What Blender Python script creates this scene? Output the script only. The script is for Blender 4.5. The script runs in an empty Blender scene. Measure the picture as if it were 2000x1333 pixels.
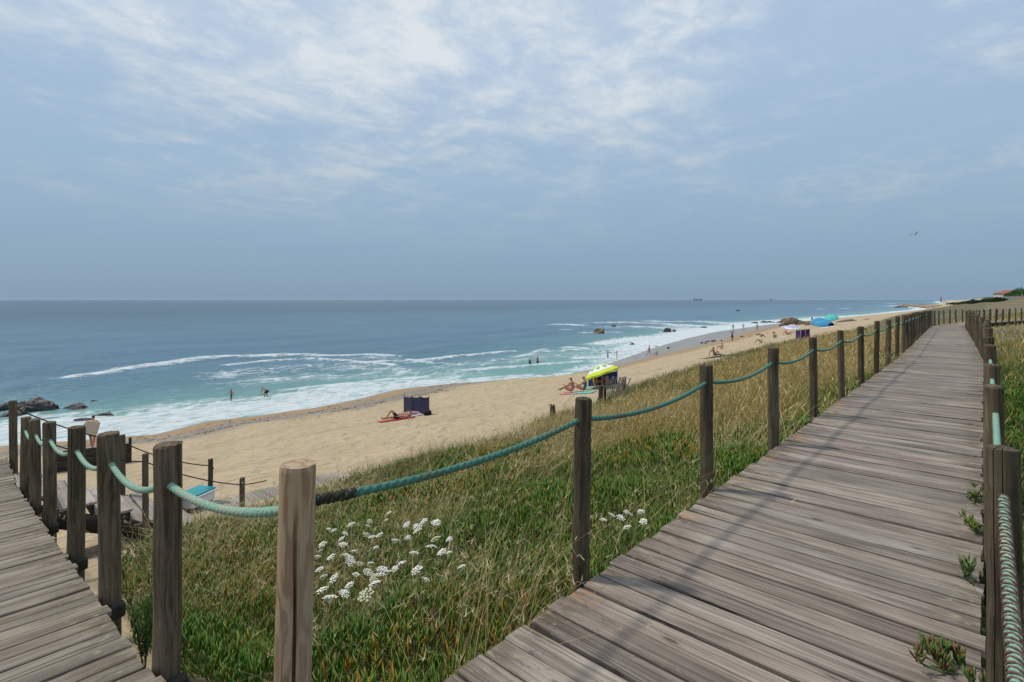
import bpy, bmesh, math, random
import numpy as np
from mathutils import Vector, Matrix

random.seed(7)
rng = np.random.default_rng(11)
scene = bpy.context.scene
C = scene.collection

# ------------------------------------------------------------------ camera
# World frame: +Y runs along the boardwalk (u), -X points to the sea (v = -X), sea level z = 0.
EYE = 9.05
YAW = math.radians(42.7)
SN, CS = math.sin(YAW), math.cos(YAW)
cam_data = bpy.data.cameras.new('camera')
cam_data.sensor_width = 36.0
cam_data.lens = 18.0
cam_data.shift_y = -0.0403
cam_data.clip_start = 0.05
cam_data.clip_end = 60000
cam = bpy.data.objects.new('camera', cam_data)
cam.location = (0, 0, EYE)
cam.rotation_euler = (math.pi / 2, 0, YAW)
C.objects.link(cam)
scene.camera = cam

# ------------------------------------------------------------------ node helper
class NT:
    def __init__(self, tree):
        self.t = tree; self.n = tree.nodes; self.l = tree.links
    def node(self, kind, inputs=None, **props):
        nd = self.n.new(kind)
        for k, v in props.items(): setattr(nd, k, v)
        for k, v in (inputs or {}).items(): self.set(nd.inputs[k], v)
        return nd
    def set(self, sock, v):
        if isinstance(v, bpy.types.NodeSocket): self.l.new(v, sock)
        elif isinstance(v, bpy.types.Node): self.l.new(v.outputs[0], sock)
        else: sock.default_value = v
    def math(self, op, a, b=0.0, c=0.0, clamp=False):
        nd = self.n.new('ShaderNodeMath'); nd.operation = op; nd.use_clamp = clamp
        for i, v in enumerate((a, b, c)): self.set(nd.inputs[i], v)
        return nd.outputs[0]
    def vmath(self, op, a, b=(0, 0, 0)):
        nd = self.n.new('ShaderNodeVectorMath'); nd.operation = op
        self.set(nd.inputs[0], a); self.set(nd.inputs[1], b)
        return nd.outputs[0]
    def mapping(self, vec, loc=(0, 0, 0), rot=(0, 0, 0), scale=(1, 1, 1)):
        return self.node('ShaderNodeMapping', {'Vector': vec, 'Location': loc, 'Rotation': rot, 'Scale': scale}).outputs[0]
    def noise(self, vec, scale, detail=4.0, rough=0.55, dist=0.0):
        return self.node('ShaderNodeTexNoise', {'Vector': vec, 'Scale': scale, 'Detail': detail, 'Roughness': rough, 'Distortion': dist}).outputs[0]
    def ramp(self, fac, stops, interp='LINEAR'):
        nd = self.n.new('ShaderNodeValToRGB'); nd.color_ramp.interpolation = interp
        e = nd.color_ramp.elements
        while len(e) > 1: e.remove(e[-1])
        for i, (p, c) in enumerate(stops):
            el = e[0] if i == 0 else e.new(p)
            el.position = p
            if not isinstance(c, (tuple, list)): c = (c, c, c)
            el.color = (c[0], c[1], c[2], 1)
        self.set(nd.inputs[0], fac)
        return nd.outputs[0]
    def mix(self, fac, a, b, blend='MIX'):
        nd = self.n.new('ShaderNodeMix'); nd.data_type = 'RGBA'; nd.blend_type = blend
        def col(v): return (v[0], v[1], v[2], 1) if isinstance(v, (tuple, list)) and len(v) == 3 else v
        self.set(nd.inputs[0], fac); self.set(nd.inputs[6], col(a)); self.set(nd.inputs[7], col(b))
        return nd.outputs[2]
    def step(self, x, lo, hi):
        nd = self.node('ShaderNodeMapRange', {'Value': x, 'From Min': lo, 'From Max': hi}, interpolation_type='SMOOTHSTEP')
        return nd.outputs[0]
    def sep(self, vec):
        nd = self.node('ShaderNodeSeparateXYZ', {0: vec}); return nd.outputs

# ------------------------------------------------------------------ sky and sun
SUN_EL = math.radians(60)
SX, SY = -0.884, -0.468
world = bpy.data.worlds.new('World')
scene.world = world
world.use_nodes = True
w = NT(world.node_tree)
w.n.clear()
sky = w.node('ShaderNodeTexSky', sky_type='NISHITA', sun_disc=False, sun_elevation=SUN_EL,
             sun_rotation=math.atan2(SX, SY), altitude=10.0, air_density=1.0, dust_density=1.6, ozone_density=1.2)
wd = w.node('ShaderNodeTexCoord').outputs['Generated']
wx, wy, wz = w.sep(wd)
el = w.math('MAXIMUM', wz, 0.0)
den = w.math('ADD', el, 0.10)
px_ = w.math('DIVIDE', wx, den); py_ = w.math('DIVIDE', wy, den)
cp = w.node('ShaderNodeCombineXYZ', {0: w.math('ADD', px_, 0.01), 1: w.math('ADD', py_, -0.53), 2: 0.0}).outputs[0]
# high thin cloud sheet: broad fields, then broken billows and combed streaks inside them
cpr = w.mapping(cp, loc=(5.1, 2.3, 0), rot=(0, 0, math.radians(-30)), scale=(1.0, 0.75, 1))
field = w.noise(cpr, 0.50, 2.0, 0.5)
bill = w.noise(cpr, 2.3, 10.0, 0.62, 0.45)
fine = w.noise(cpr, 8.0, 8.0, 0.62, 0.3)
streak = w.noise(w.mapping(cp, loc=(1.2, 7.7, 0), rot=(0, 0, math.radians(-22)), scale=(0.55, 2.6, 1)), 1.1, 8.0, 0.60, 0.5)
cl = w.math('ADD', w.math('MULTIPLY', field, 1.15), w.math('MULTIPLY', bill, 0.85))
cl = w.math('ADD', cl, w.math('MULTIPLY', streak, 0.50))
cl = w.math('ADD', cl, w.math('MULTIPLY', fine, 0.26))
cmask = w.step(cl, 1.22, 1.66)
cmask = w.math('MULTIPLY', cmask, w.step(el, 0.07, 0.26))
haze = w.ramp(el, [(0.0, (0.228, 0.340, 0.465)), (0.10, (0.275, 0.405, 0.54)), (0.22, (0.335, 0.48, 0.635)), (0.40, (0.41, 0.545, 0.72)), (1.0, (0.44, 0.57, 0.77))])
hz10 = w.mix(1.0, haze, (10.0, 10.0, 10.0, 1), 'MULTIPLY')
base = w.mix(0.95, sky.outputs[0], hz10)                              # thin high overcast veil over the clear sky
cloudc = w.mix(w.step(el, 0.12, 0.46), (4.7, 5.5, 6.2), (7.5, 8.0, 8.3))
cloudc = w.mix(w.math('MULTIPLY', w.step(w.math('ADD', w.math('MULTIPLY', bill, 0.5), w.math('MULTIPLY', fine, 0.5)), 0.62, 0.40), 0.55), cloudc, base)
skyc = w.mix(w.math('MULTIPLY', cmask, 0.92), base, cloudc)
bg = w.node('ShaderNodeBackground', {'Color': skyc, 'Strength': 0.10})
wo = w.node('ShaderNodeOutputWorld', {'Surface': bg.outputs[0]})

sd = bpy.data.lights.new('sun', 'SUN')
sd.energy = 2.6
sd.angle = math.radians(4.0)
sd.color = (1.0, 0.925, 0.80)
sun = bpy.data.objects.new('sun', sd)
ce, se = math.cos(SUN_EL), math.sin(SUN_EL)
sun.rotation_euler = Vector((SX * ce, SY * ce, se)).to_track_quat('Z', 'Y').to_euler()
sun.location = (-30, -10, 60)
C.objects.link(sun)

scene.render.engine = 'CYCLES'
scene.view_settings.view_transform = 'Standard'
scene.view_settings.look = 'None'
scene.view_settings.gamma = 1.0
scene.view_settings.use_curve_mapping = False
scene.view_settings.exposure = 0.0

# ------------------------------------------------------------------ geometry helpers
def W(u, v, z):                       # boardwalk frame, z relative to the eye
    return Vector((-v, u, EYE + z))

def ray(px, py):                      # direction through a photograph pixel
    c = (px - 1000) / 1000.0; s = (py - 586) / 1000.0
    return SN * c + CS, -CS * c + SN, -s          # du, dv, dz per metre of depth

def at_z(px, py, z):                  # where the pixel's ray meets a level plane (z relative to the eye)
    du, dv, dz = ray(px, py)
    d = z / dz
    return du * d, dv * d

def vnoise(x, y, seed=0):
    x = np.asarray(x, float); y = np.asarray(y, float)
    xi = np.floor(x); yi = np.floor(y); xf = x - xi; yf = y - yi
    def h(a, b):
        n = np.sin(a * 127.1 + b * 311.7 + seed * 74.7) * 43758.5453
        return n - np.floor(n)
    sx = xf * xf * (3 - 2 * xf); sy = yf * yf * (3 - 2 * yf)
    a = h(xi, yi) * (1 - sx) + h(xi + 1, yi) * sx
    b = h(xi, yi + 1) * (1 - sx) + h(xi + 1, yi + 1) * sx
    return a * (1 - sy) + b * sy

def fbm(x, y, seed=0, oct=4):
    t = 0; amp = 0.5; f = 1.0
    for i in range(oct):
        t = t + amp * vnoise(np.asarray(x) * f, np.asarray(y) * f, seed + i * 13)
        f *= 2.03; amp *= 0.5
    return t / (1 - 0.5 ** oct)

def smooth(x, a, b):
    t = np.clip((np.asarray(x, float) - a) / (b - a), 0, 1)
    return t * t * (3 - 2 * t)

# boardwalk centre line -------------------------------------------------
PATH_H = [(-30, 0), (16, 0), (19, -0.034), (43, -0.036), (50, 0.12), (60, 0.25), (200, 0.27)]
PATH_Z = [(-30, -1.62), (6, -1.61), (12, -1.57), (17, -1.54), (22, -1.57), (33, -1.66), (46, -1.82), (60, -1.88), (200, -1.9)]
_s = np.arange(-30, 160, 0.05)
_h = np.interp(_s, *zip(*PATH_H))
_u = np.concatenate([[0], np.cumsum(np.cos(_h[:-1]) * 0.05)]) - 30
_v = 0.845 - np.concatenate([[0], np.cumsum(np.sin(_h[:-1]) * 0.05)])
def path(s, off=0.0):                 # off > 0 is the seaward side; returns u, v, deck height, heading
    h = float(np.interp(s, _s, _h)); u = float(np.interp(s, _s, _u)); v = float(np.interp(s, _s, _v))
    return u + off * math.sin(h), v + off * math.cos(h), float(np.interp(s, *zip(*PATH_Z))), h
def walk_v(u): return np.interp(u, _u, _v)
def walk_z(u): return np.interp(u, *zip(*PATH_Z))

# ground ----------------------------------------------------------------
SHORE = [(-14000, 60), (-60, 52), (-20, 48), (1.8, 45), (9, 41.2), (12.6, 42.8), (16, 41.8), (20, 41.3), (25, 42), (30, 43.6), (35, 42.6),
         (41, 38.6), (46, 37), (56, 37.6), (66, 40), (82, 44), (99, 48), (120, 52), (147, 56), (202, 58), (270, 55), (400, 46), (600, 40),
         (723, 47), (830, 70), (943, 92), (1080, 70), (1500, 60), (3000, 160), (14000, 500)]
def shore(u): return np.interp(u, *zip(*SHORE)) + 0.5 * (vnoise(np.asarray(u) * 0.22, 0.3, 5) - 0.5) * smooth(u, -40, 0) * (1 - smooth(u, 150, 300))
def toe_z(u): return np.interp(u, [-30, 15, 35, 60, 120], [-4.75, -4.75, -4.2, -3.6, -3.4])
def ground(u, v):                     # height relative to the eye
    u = np.asarray(u, float); v = np.asarray(v, float)
    vs = shore(u); wv = walk_v(np.clip(u, -29, 120)); wz = walk_z(u)
    r = v - wv
    toe = toe_z(u); vt = 12.8
    top = wz - 0.30
    z_d = top + (toe - top) * np.clip((r - 0.9) / (vt - 1.7), 0, 1)
    z_b = toe + (-EYE - toe) * np.clip((v - vt) / np.maximum(vs - vt, 1), 0, 1) ** 0.97
    z_s = -EYE - 0.11 * (v - vs)
    z = np.where(r < 0.9, top, np.where(v < vt, z_d, np.where(v < vs, z_b, np.maximum(z_s, -EYE - 3.0))))
    # blend across the dune toe
    # inland side: a shallow hollow beyond the fence, then rolling dunes and the far rise
    inl = smooth(-r, 1.6, 5.0)
    z = z - inl * (0.1 + 0.55 * smooth(u, 10, 26)) * (1 - smooth(u, 70, 110))
    z = z + smooth(-r, 0.8, 1.6) * 0.30 * (fbm(u * 0.35, v * 0.35, 3) - 0.45) * 1.3
    z = z + np.where((r > 1.0) & (v < 14), (fbm(u * 0.55, v * 0.55, 8) - 0.5) * 0.50 * smooth(r, 1.2, 3.0) * (1 - smooth(v, 11.5, 14)), 0)
    z = z + np.where((v > 12) & (v < vs), (fbm(u * 0.25, v * 0.3, 21) - 0.5) * 0.22 * smooth(v, 12, 16) * (1 - smooth(v, vs - 9, vs - 3)), 0)
    z = z + 1.75 * smooth(u, 75, 150) * (1 - smooth(v, -2, 9)) * (0.55 + 0.6 * fbm(u * 0.03, v * 0.05, 31))
    z = z + 4.2 * smooth(u, 230, 420) * (1 - smooth(v, -25, -8)) + 2.6 * smooth(u, 600, 900) * (1 - smooth(v, 10, 40)) * (0.4 + 0.9 * fbm(u * 0.006, v * 0.02, 37))
    z = z + 7.0 * smooth(u, 1500, 2600) * (1 - smooth(v, 20, 120))
    return z
def G(u, v): return float(ground(u, v))

def on_ground(px, py):                # where a photograph pixel's ray meets the ground
    du, dv, dz = ray(px, py)
    d = np.geomspace(1.5, 3000, 9000)
    h = ground(du * d, dv * d)
    k = np.argmax(dz * d < h)
    return float(du * d[k]), float(dv * d[k]), float(max(dz * d[k], h[k]))

# ------------------------------------------------------------------ object helpers
def tag(o, label=None, cat=None, group=None, kind=None):
    if label: o['label'] = label
    if cat: o['category'] = cat
    if group: o['group'] = group
    if kind: o['kind'] = kind
    return o
def obj(name, me, parent=None, loc=None, rot=None):
    o = bpy.data.objects.new(name, me); C.objects.link(o)
    if parent: o.parent = parent
    if loc is not None: o.location = loc
    if rot is not None: o.rotation_euler = rot
    return o
def empty(name, loc=(0, 0, 0), rot=(0, 0, 0)):
    o = bpy.data.objects.new(name, None); o.empty_display_size = 0.2
    o.location = loc; o.rotation_euler = rot; C.objects.link(o); return o
def mesh_np(name, verts, tris, mats, smooth_=False, col=None, mat_idx=None):
    verts = np.ascontiguousarray(verts, np.float32); tris = np.ascontiguousarray(tris, np.int32)
    k = tris.shape[1]
    me = bpy.data.meshes.new(name)
    me.vertices.add(len(verts)); me.vertices.foreach_set('co', verts.ravel())
    me.loops.add(tris.size); me.loops.foreach_set('vertex_index', tris.ravel())
    me.polygons.add(len(tris))
    me.polygons.foreach_set('loop_start', np.arange(0, tris.size, k, dtype=np.int32))
    me.polygons.foreach_set('loop_total', np.full(len(tris), k, np.int32))
    for m in (mats if isinstance(mats, (list, tuple)) else [mats]): me.materials.append(m)
    if mat_idx is not None: me.polygons.foreach_set('material_index', np.ascontiguousarray(mat_idx, np.int32))
    me.update(calc_edges=True)
    if smooth_: me.polygons.foreach_set('use_smooth', np.ones(len(tris), bool))
    if col is not None:
        a = me.color_attributes.new('Col', 'FLOAT_COLOR', 'POINT')
        c4 = np.ones((len(verts), 4), np.float32); c4[:, :col.shape[1]] = col
        a.data.foreach_set('color', c4.ravel())
    return me
def bm_mesh(name, bm, mats, smooth_=False):
    me = bpy.data.meshes.new(name); bm.to_mesh(me); bm.free()
    for m in (mats if isinstance(mats, (list, tuple)) else [mats]): me.materials.append(m)
    if smooth_:
        for p in me.polygons: p.use_smooth = True
    return me
def box_bm(bm, c, s, bev=0.0, rot=None):
    r = bmesh.ops.create_cube(bm, size=1.0)
    vs = r['verts']
    bmesh.ops.scale(bm, vec=s, verts=vs)
    if bev > 0:
        es = list({e for v in vs for e in v.link_edges})
        rb = bmesh.ops.bevel(bm, geom=es, offset=bev, segments=1, affect='EDGES')
        vs = list({v for f in rb['faces'] for v in f.verts} | {v for v in vs if v.is_valid})
    if rot is not None: bmesh.ops.rotate(bm, cent=(0, 0, 0), matrix=rot, verts=vs)
    bmesh.ops.translate(bm, vec=c, verts=vs)
    return vs
def box(name, c, s, mat, parent=None, bev=0.004, rot=None):
    bm = bmesh.new(); box_bm(bm, (0, 0, 0), s, bev)
    o = obj(name, bm_mesh(name, bm, mat), parent, c)
    if rot: o.rotation_euler = rot
    return o
def tube_np(pts, rad, n=8, lobes=0, lobe_amp=0.0, twist=0.0, cap=True):
    pts = np.asarray(pts, float); m = len(pts)
    rad = np.full(m, rad) if np.isscalar(rad) else np.asarray(rad)
    t = np.gradient(pts, axis=0); t /= np.linalg.norm(t, axis=1, keepdims=True) + 1e-9
    ref = np.array([0, 0, 1.0]) if abs(t[:, 2]).mean() < 0.8 else np.array([1.0, 0, 0])
    a = np.cross(t, ref); a /= np.linalg.norm(a, axis=1, keepdims=True) + 1e-9
    b = np.cross(a, t)
    s = np.concatenate([[0], np.cumsum(np.linalg.norm(np.diff(pts, axis=0), axis=1))])
    th = np.linspace(0, 2 * np.pi, n, endpoint=False)
    ang = th[None, :]
    rr = rad[:, None] * (1 + lobe_amp * np.cos(lobes * (ang - twist * s[:, None]))) if lobes else rad[:, None] * np.ones((1, n))
    V = pts[:, None, :] + rr[..., None] * (np.cos(ang)[..., None] * a[:, None, :] + np.sin(ang)[..., None] * b[:, None, :])
    V = V.reshape(-1, 3)
    i = np.arange(m - 1)[:, None] * n; j = np.arange(n)[None, :]; j2 = (j + 1) % n
    Q = np.stack([i + j, i + j2, i + n + j2, i + n + j], -1).reshape(-1, 4)
    T = np.concatenate([Q[:, [0, 1, 2]], Q[:, [0, 2, 3]]])
    if cap:
        c0 = len(V); V = np.concatenate([V, pts[:1], pts[-1:]])
        jj = np.arange(n); k2 = (jj + 1) % n
        T = np.concatenate([T, np.stack([np.full(n, c0), k2, jj], -1), np.stack([np.full(n, c0 + 1), (m - 1) * n + jj, (m - 1) * n + k2], -1)])
    return V, T
def join_np(parts):
    Vs, Ts, o = [], [], 0
    for V, T in parts:
        Vs.append(V); Ts.append(T + o); o += len(V)
    return np.concatenate(Vs), np.concatenate(Ts)

# ------------------------------------------------------------------ materials
def material(name):
    m = bpy.data.materials.new(name); m.use_nodes = True
    t = NT(m.node_tree); t.n.clear()
    b = t.node('ShaderNodeBsdfPrincipled'); o = t.node('ShaderNodeOutputMaterial', {'Surface': b.outputs[0]})
    return m, t, b
def plain(name, col, rough=0.7, var=0.12, scale=8.0, spec=0.3):
    m, t, b = material(name)
    tc = t.node('ShaderNodeTexCoord').outputs['Object']
    n = t.noise(tc, scale, 4)
    f = t.math('ADD', 1 - var, t.math('MULTIPLY', n, 2 * var))
    t.set(b.inputs['Base Color'], t.mix(1.0, (*col, 1), t.node('ShaderNodeCombineColor', {0: f, 1: f, 2: f}).outputs[0], 'MULTIPLY'))
    b.inputs['Roughness'].default_value = rough
    b.inputs['Specular IOR Level'].default_value = spec
    t.set(b.inputs['Normal'], t.node('ShaderNodeBump', {'Height': n, 'Strength': 0.25, 'Distance': 0.02}).outputs[0])
    return m

def plank_material(name, dark, light, lichen=True):
    m, t, b = material(name)
    tc = t.node('ShaderNodeTexCoord').outputs['Object']
    rnd = t.node('ShaderNodeObjectInfo').outputs['Random']
    off = t.node('ShaderNodeCombineXYZ', {0: t.math('MULTIPLY', rnd, 91.0), 1: t.math('MULTIPLY', rnd, 37.0), 2: t.math('MULTIPLY', rnd, 13.0)}).outputs[0]
    p = t.vmath('ADD', tc, off)
    warp = t.noise(t.mapping(p, scale=(1.6, 7, 7)), 1.0, 3)
    pw = t.vmath('ADD', p, t.node('ShaderNodeCombineXYZ', {1: t.math('MULTIPLY', t.math('SUBTRACT', warp, 0.5), 0.05)}).outputs[0])
    g1 = t.noise(t.mapping(pw, scale=(1.1, 55, 30)), 1.0, 5, 0.6)
    g2 = t.noise(t.mapping(pw, scale=(2.5, 190, 60)), 1.0, 4, 0.65)
    blot = t.noise(t.mapping(p, scale=(1.7, 4.0, 2)), 1.0, 4)
    crack = t.noise(t.mapping(pw, scale=(0.9, 85, 1)), 1.0, 2, 0.4)
    ck = t.step(crack, 0.36, 0.26)
    grain = t.math('ADD', t.math('MULTIPLY', g1, 0.6), t.math('MULTIPLY', g2, 0.4))
    tone = t.math('ADD', t.math('MULTIPLY', t.step(grain, 0.36, 0.64), 0.62), t.math('MULTIPLY', t.step(blot, 0.3, 0.7), 0.38))
    col = t.mix(tone, dark, light)
    # a few knots
    vor = t.node('ShaderNodeTexVoronoi', {'Vector': t.mapping(p, scale=(2.2, 7.5, 0.01)), 'Scale': 1.0, 'Randomness': 1.0})
    knot = t.step(vor.outputs['Distance'], 0.13, 0.05)
    col = t.mix(t.math('MULTIPLY', knot, 0.75), col, (0.035, 0.028, 0.024))
    col = t.mix(t.math('MULTIPLY', ck, 0.85), col, (0.018, 0.015, 0.013))
    pv = t.math('ADD', 0.74, t.math('MULTIPLY', t.math('FRACT', t.math('MULTIPLY', rnd, 17.3)), 0.46))
    hue = t.mix(t.math('FRACT', t.math('MULTIPLY', rnd, 7.7)), (1.0, 0.95, 0.92, 1), (0.97, 1.0, 1.0, 1))
    col = t.mix(1.0, col, hue, 'MULTIPLY')
    col = t.mix(1.0, col, t.node('ShaderNodeCombineColor', {0: pv, 1: pv, 2: pv}).outputs[0], 'MULTIPLY')
    if lichen:
        x = t.sep(tc)[0]
        end = t.step(t.math('ABSOLUTE', x), 0.50, 0.80)
        moss = t.math('MULTIPLY', end, t.step(t.noise(t.mapping(p, scale=(3, 9, 9)), 1.0, 5), 0.42, 0.62))
        col = t.mix(t.math('MULTIPLY', moss, 0.70), col, (0.085, 0.062, 0.036))
        pale = t.math('MULTIPLY', end, t.step(t.noise(t.mapping(p, loc=(4, 2, 1), scale=(14, 40, 9)), 1.0, 4), 0.58, 0.66))
        col = t.mix(t.math('MULTIPLY', pale, 0.8), col, (0.30, 0.27, 0.17))
        seaend = t.step(x, -0.66, -0.76)
        gate = t.step(t.math('FRACT', t.math('MULTIPLY', rnd, 29.7)), 0.84, 0.88)
        org = t.math('MULTIPLY', t.math('MULTIPLY', seaend, gate), t.step(t.noise(t.mapping(p, scale=(9, 16, 9)), 1.0, 8, 0.75), 0.50, 0.55))
        col = t.mix(t.math('MULTIPLY', org, 0.8), col, (0.38, 0.17, 0.035))
    t.set(b.inputs['Base Color'], col)
    b.inputs['Roughness'].default_value = 0.78
    b.inputs['Specular IOR Level'].default_value = 0.35
    hgt = t.math('SUBTRACT', t.math('MULTIPLY', grain, 1.0), t.math('MULTIPLY', ck, 0.9))
    t.set(b.inputs['Normal'], t.node('ShaderNodeBump', {'Height': hgt, 'Strength': 0.55, 'Distance': 0.006}).outputs[0])
    return m

def post_material(name, dark, light, lich=0.5, moss=0.3):
    m, t, b = material(name)
    tc = t.node('ShaderNodeTexCoord').outputs['Object']
    rnd = t.node('ShaderNodeObjectInfo').outputs['Random']
    off = t.node('ShaderNodeCombineXYZ', {0: t.math('MULTIPLY', rnd, 61.0), 1: t.math('MULTIPLY', rnd, 23.0), 2: t.math('MULTIPLY', rnd, 47.0)}).outputs[0]
    p = t.vmath('ADD', tc, off)
    warp = t.noise(t.mapping(p, scale=(6, 6, 2.2)), 1.0, 3)
    pw = t.vmath('ADD', p, t.node('ShaderNodeCombineXYZ', {0: t.math('MULTIPLY', t.math('SUBTRACT', warp, 0.5), 0.06), 1: t.math('MULTIPLY', t.math('SUBTRACT', warp, 0.5), 0.06)}).outputs[0])
    g = t.noise(t.mapping(pw, scale=(46, 46, 1.6)), 1.0, 6, 0.62)
    g2 = t.noise(t.mapping(pw, scale=(120, 120, 4)), 1.0, 4, 0.62)
    blot = t.noise(t.mapping(p, scale=(4, 4, 1.6)), 1.0, 4)
    gr = t.math('ADD', t.math('MULTIPLY', g, 0.65), t.math('MULTIPLY', g2, 0.35))
    tone = t.math('ADD', t.math('MULTIPLY', t.step(gr, 0.38, 0.64), 0.6), t.math('MULTIPLY', t.step(blot, 0.3, 0.7), 0.4))
    col = t.mix(tone, dark, light)
    sp = t.step(t.noise(p, 60.0, 3, 0.6), 0.62, 0.70)
    col = t.mix(t.math('MULTIPLY', t.math('MULTIPLY', sp, t.step(blot, 0.45, 0.6)), lich), col, (0.21, 0.21, 0.17))
    ms = t.step(t.noise(p, 9.0, 5), 0.55, 0.72)
    col = t.mix(t.math('MULTIPLY', ms, moss), col, (0.06, 0.062, 0.022))
    pv = t.math('ADD', 0.75, t.math('MULTIPLY', t.math('FRACT', t.math('MULTIPLY', rnd, 13.3)), 0.5))
    col = t.mix(1.0, col, t.node('ShaderNodeCombineColor', {0: pv, 1: pv, 2: pv}).outputs[0], 'MULTIPLY')
    t.set(b.inputs['Base Color'], col)
    b.inputs['Roughness'].default_value = 0.85
    b.inputs['Specular IOR Level'].default_value = 0.25
    t.set(b.inputs['Normal'], t.node('ShaderNodeBump', {'Height': gr, 'Strength': 0.7, 'Distance': 0.008}).outputs[0])
    return m

def attr_leaf(name, rough=0.55, trans=0.25):
    m, t, b = material(name)
    a = t.node('ShaderNodeVertexColor', layer_name='Col').outputs[0]
    t.set(b.inputs['Base Color'], a)
    b.inputs['Roughness'].default_value = rough
    b.inputs['Specular IOR Level'].default_value = 0.25
    tr = t.node('ShaderNodeBsdfTranslucent', {'Color': a})
    mx = t.node('ShaderNodeMixShader', {0: trans, 1: b.outputs[0], 2: tr.outputs[0]})
    out = [n for n in t.n if n.type == 'OUTPUT_MATERIAL'][0]
    t.l.new(mx.outputs[0], out.inputs[0])
    return m

M = {}
M['plank'] = plank_material('weathered_plank', (0.088, 0.069, 0.055), (0.375, 0.318, 0.268))
M['ramp_plank'] = plank_material('ramp_plank', (0.082, 0.067, 0.050), (0.350, 0.300, 0.240))
M['stair_plank'] = plank_material('stair_plank', (0.20, 0.175, 0.15), (0.42, 0.38, 0.33), lichen=False)
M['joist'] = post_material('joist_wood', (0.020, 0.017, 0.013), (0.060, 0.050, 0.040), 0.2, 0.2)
M['post'] = post_material('old_post_wood', (0.026, 0.019, 0.011), (0.185, 0.142, 0.090), 0.7, 0.35)
M['beach_post'] = post_material('beach_post_wood', (0.045, 0.034, 0.022), (0.15, 0.115, 0.08), 0.2, 0.1)
def new_post_material():
    m, t, b = material('new_post_wood')
    tc = t.node('ShaderNodeTexCoord').outputs['Object']
    warp = t.noise(t.mapping(tc, scale=(9, 9, 1.6)), 1.0, 3, 0.5)
    rings = t.math('SINE', t.math('ADD', t.math('MULTIPLY', warp, 55.0), t.math('MULTIPLY', t.sep(tc)[0], 60.0)))
    g = t.noise(t.mapping(tc, scale=(90, 90, 3)), 1.0, 5, 0.6)
    col = t.mix(t.step(rings, -0.9, 0.5), (0.30, 0.18, 0.095), (0.43, 0.30, 0.18))
    wea = t.step(t.noise(t.mapping(tc, scale=(6, 6, 1.2)), 1.0, 4), 0.35, 0.68)
    col = t.mix(t.math('MULTIPLY', wea, 0.55), col, (0.30, 0.26, 0.19))
    col = t.mix(t.math('MULTIPLY', t.step(g, 0.55, 0.30), 0.35), col, (0.17, 0.125, 0.08))
    vor = t.node('ShaderNodeTexVoronoi', {'Vector': t.mapping(tc, scale=(9, 9, 3.2)), 'Scale': 1.0})
    col = t.mix(t.math('MULTIPLY', t.step(vor.outputs['Distance'], 0.16, 0.10), 0.6), col, (0.17, 0.10, 0.06))
    t.set(b.inputs['Base Color'], col)
    b.inputs['Roughness'].default_value = 0.75
    t.set(b.inputs['Normal'], t.node('ShaderNodeBump', {'Height': g, 'Strength': 0.4, 'Distance': 0.006}).outputs[0])
    return m
M['new_post'] = new_post_material()
def rope_material(name, a, c, wear, wearcol):
    m, t, b = material(name)
    tc = t.node('ShaderNodeTexCoord').outputs['Object']
    n = t.noise(tc, 140.0, 3, 0.6); n2 = t.noise(tc, 3.0, 4, 0.6)
    col = t.mix(t.step(n, 0.3, 0.7), a, c)
    col = t.mix(t.math('MULTIPLY', t.step(n2, 0.50, 0.68), wear), col, wearcol)
    t.set(b.inputs['Base Color'], col); b.inputs['Roughness'].default_value = 0.8
    t.set(b.inputs['Normal'], t.node('ShaderNodeBump', {'Height': n, 'Strength': 0.6, 'Distance': 0.004}).outputs[0])
    return m
M['rope'] = rope_material('green_rope', (0.030, 0.115, 0.082), (0.085, 0.235, 0.175), 0.55, (0.10, 0.095, 0.055))
M['pale_rope'] = rope_material('pale_green_rope', (0.105, 0.25, 0.18), (0.29, 0.44, 0.335), 0.45, (0.36, 0.35, 0.24))
M['dark_rope'] = plain('dark_rope', (0.035, 0.030, 0.020), 0.9)
M['brown_cord'] = plain('brown_cord', (0.13, 0.075, 0.06), 0.9)
M['leaf'] = attr_leaf('leaf', 0.5, 0.25)
M['succulent'] = attr_leaf('succulent', 0.42, 0.12)
M['straw'] = attr_leaf('straw', 0.7, 0.2)

# ================================================================== GROUND
def axis(breaks):
    out = []
    for a, b_, st in breaks: out.append(np.arange(a, b_, st))
    return np.concatenate(out)
gu = np.concatenate([-np.geomspace(3000, 14, 26), axis([(-12, 70, 0.42), (70, 160, 1.2)]), np.geomspace(160, 15000, 90)])
gv = np.concatenate([-np.geomspace(4000, 32, 34), axis([(-30, -4, 1.0), (-4, 62, 0.42), (62, 130, 3.0)]), [140, 200, 400, 700]])
UU, VV = np.meshgrid(gu, gv, indexing='ij')
ZZ = ground(UU, VV)
vs_ = shore(UU)
inw = vs_ - VV                                           # metres inland of the water's edge
wetw = np.interp(UU, [-30, 0, 20, 40, 50, 60, 85, 150, 210, 280], [1.2, 1.0, 1.0, 1.6, 4.5, 6.0, 13.0, 15.0, 8.0, 5.0])
wob = (fbm(UU * 0.18, VV * 0.18, 41) - 0.5) * 2.2
wet = 1 - smooth(inw + wob * 0.6, wetw * 0.75, wetw * 1.2)
damp = 1 - smooth(inw + wob, wetw + 2.2, wetw + 4.6)
peb = smooth(inw + wob, 3.0, 5.2) * (1 - smooth(inw + wob, 7.0, 10.5)) * (1 - smooth(UU, 34, 48))
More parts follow.
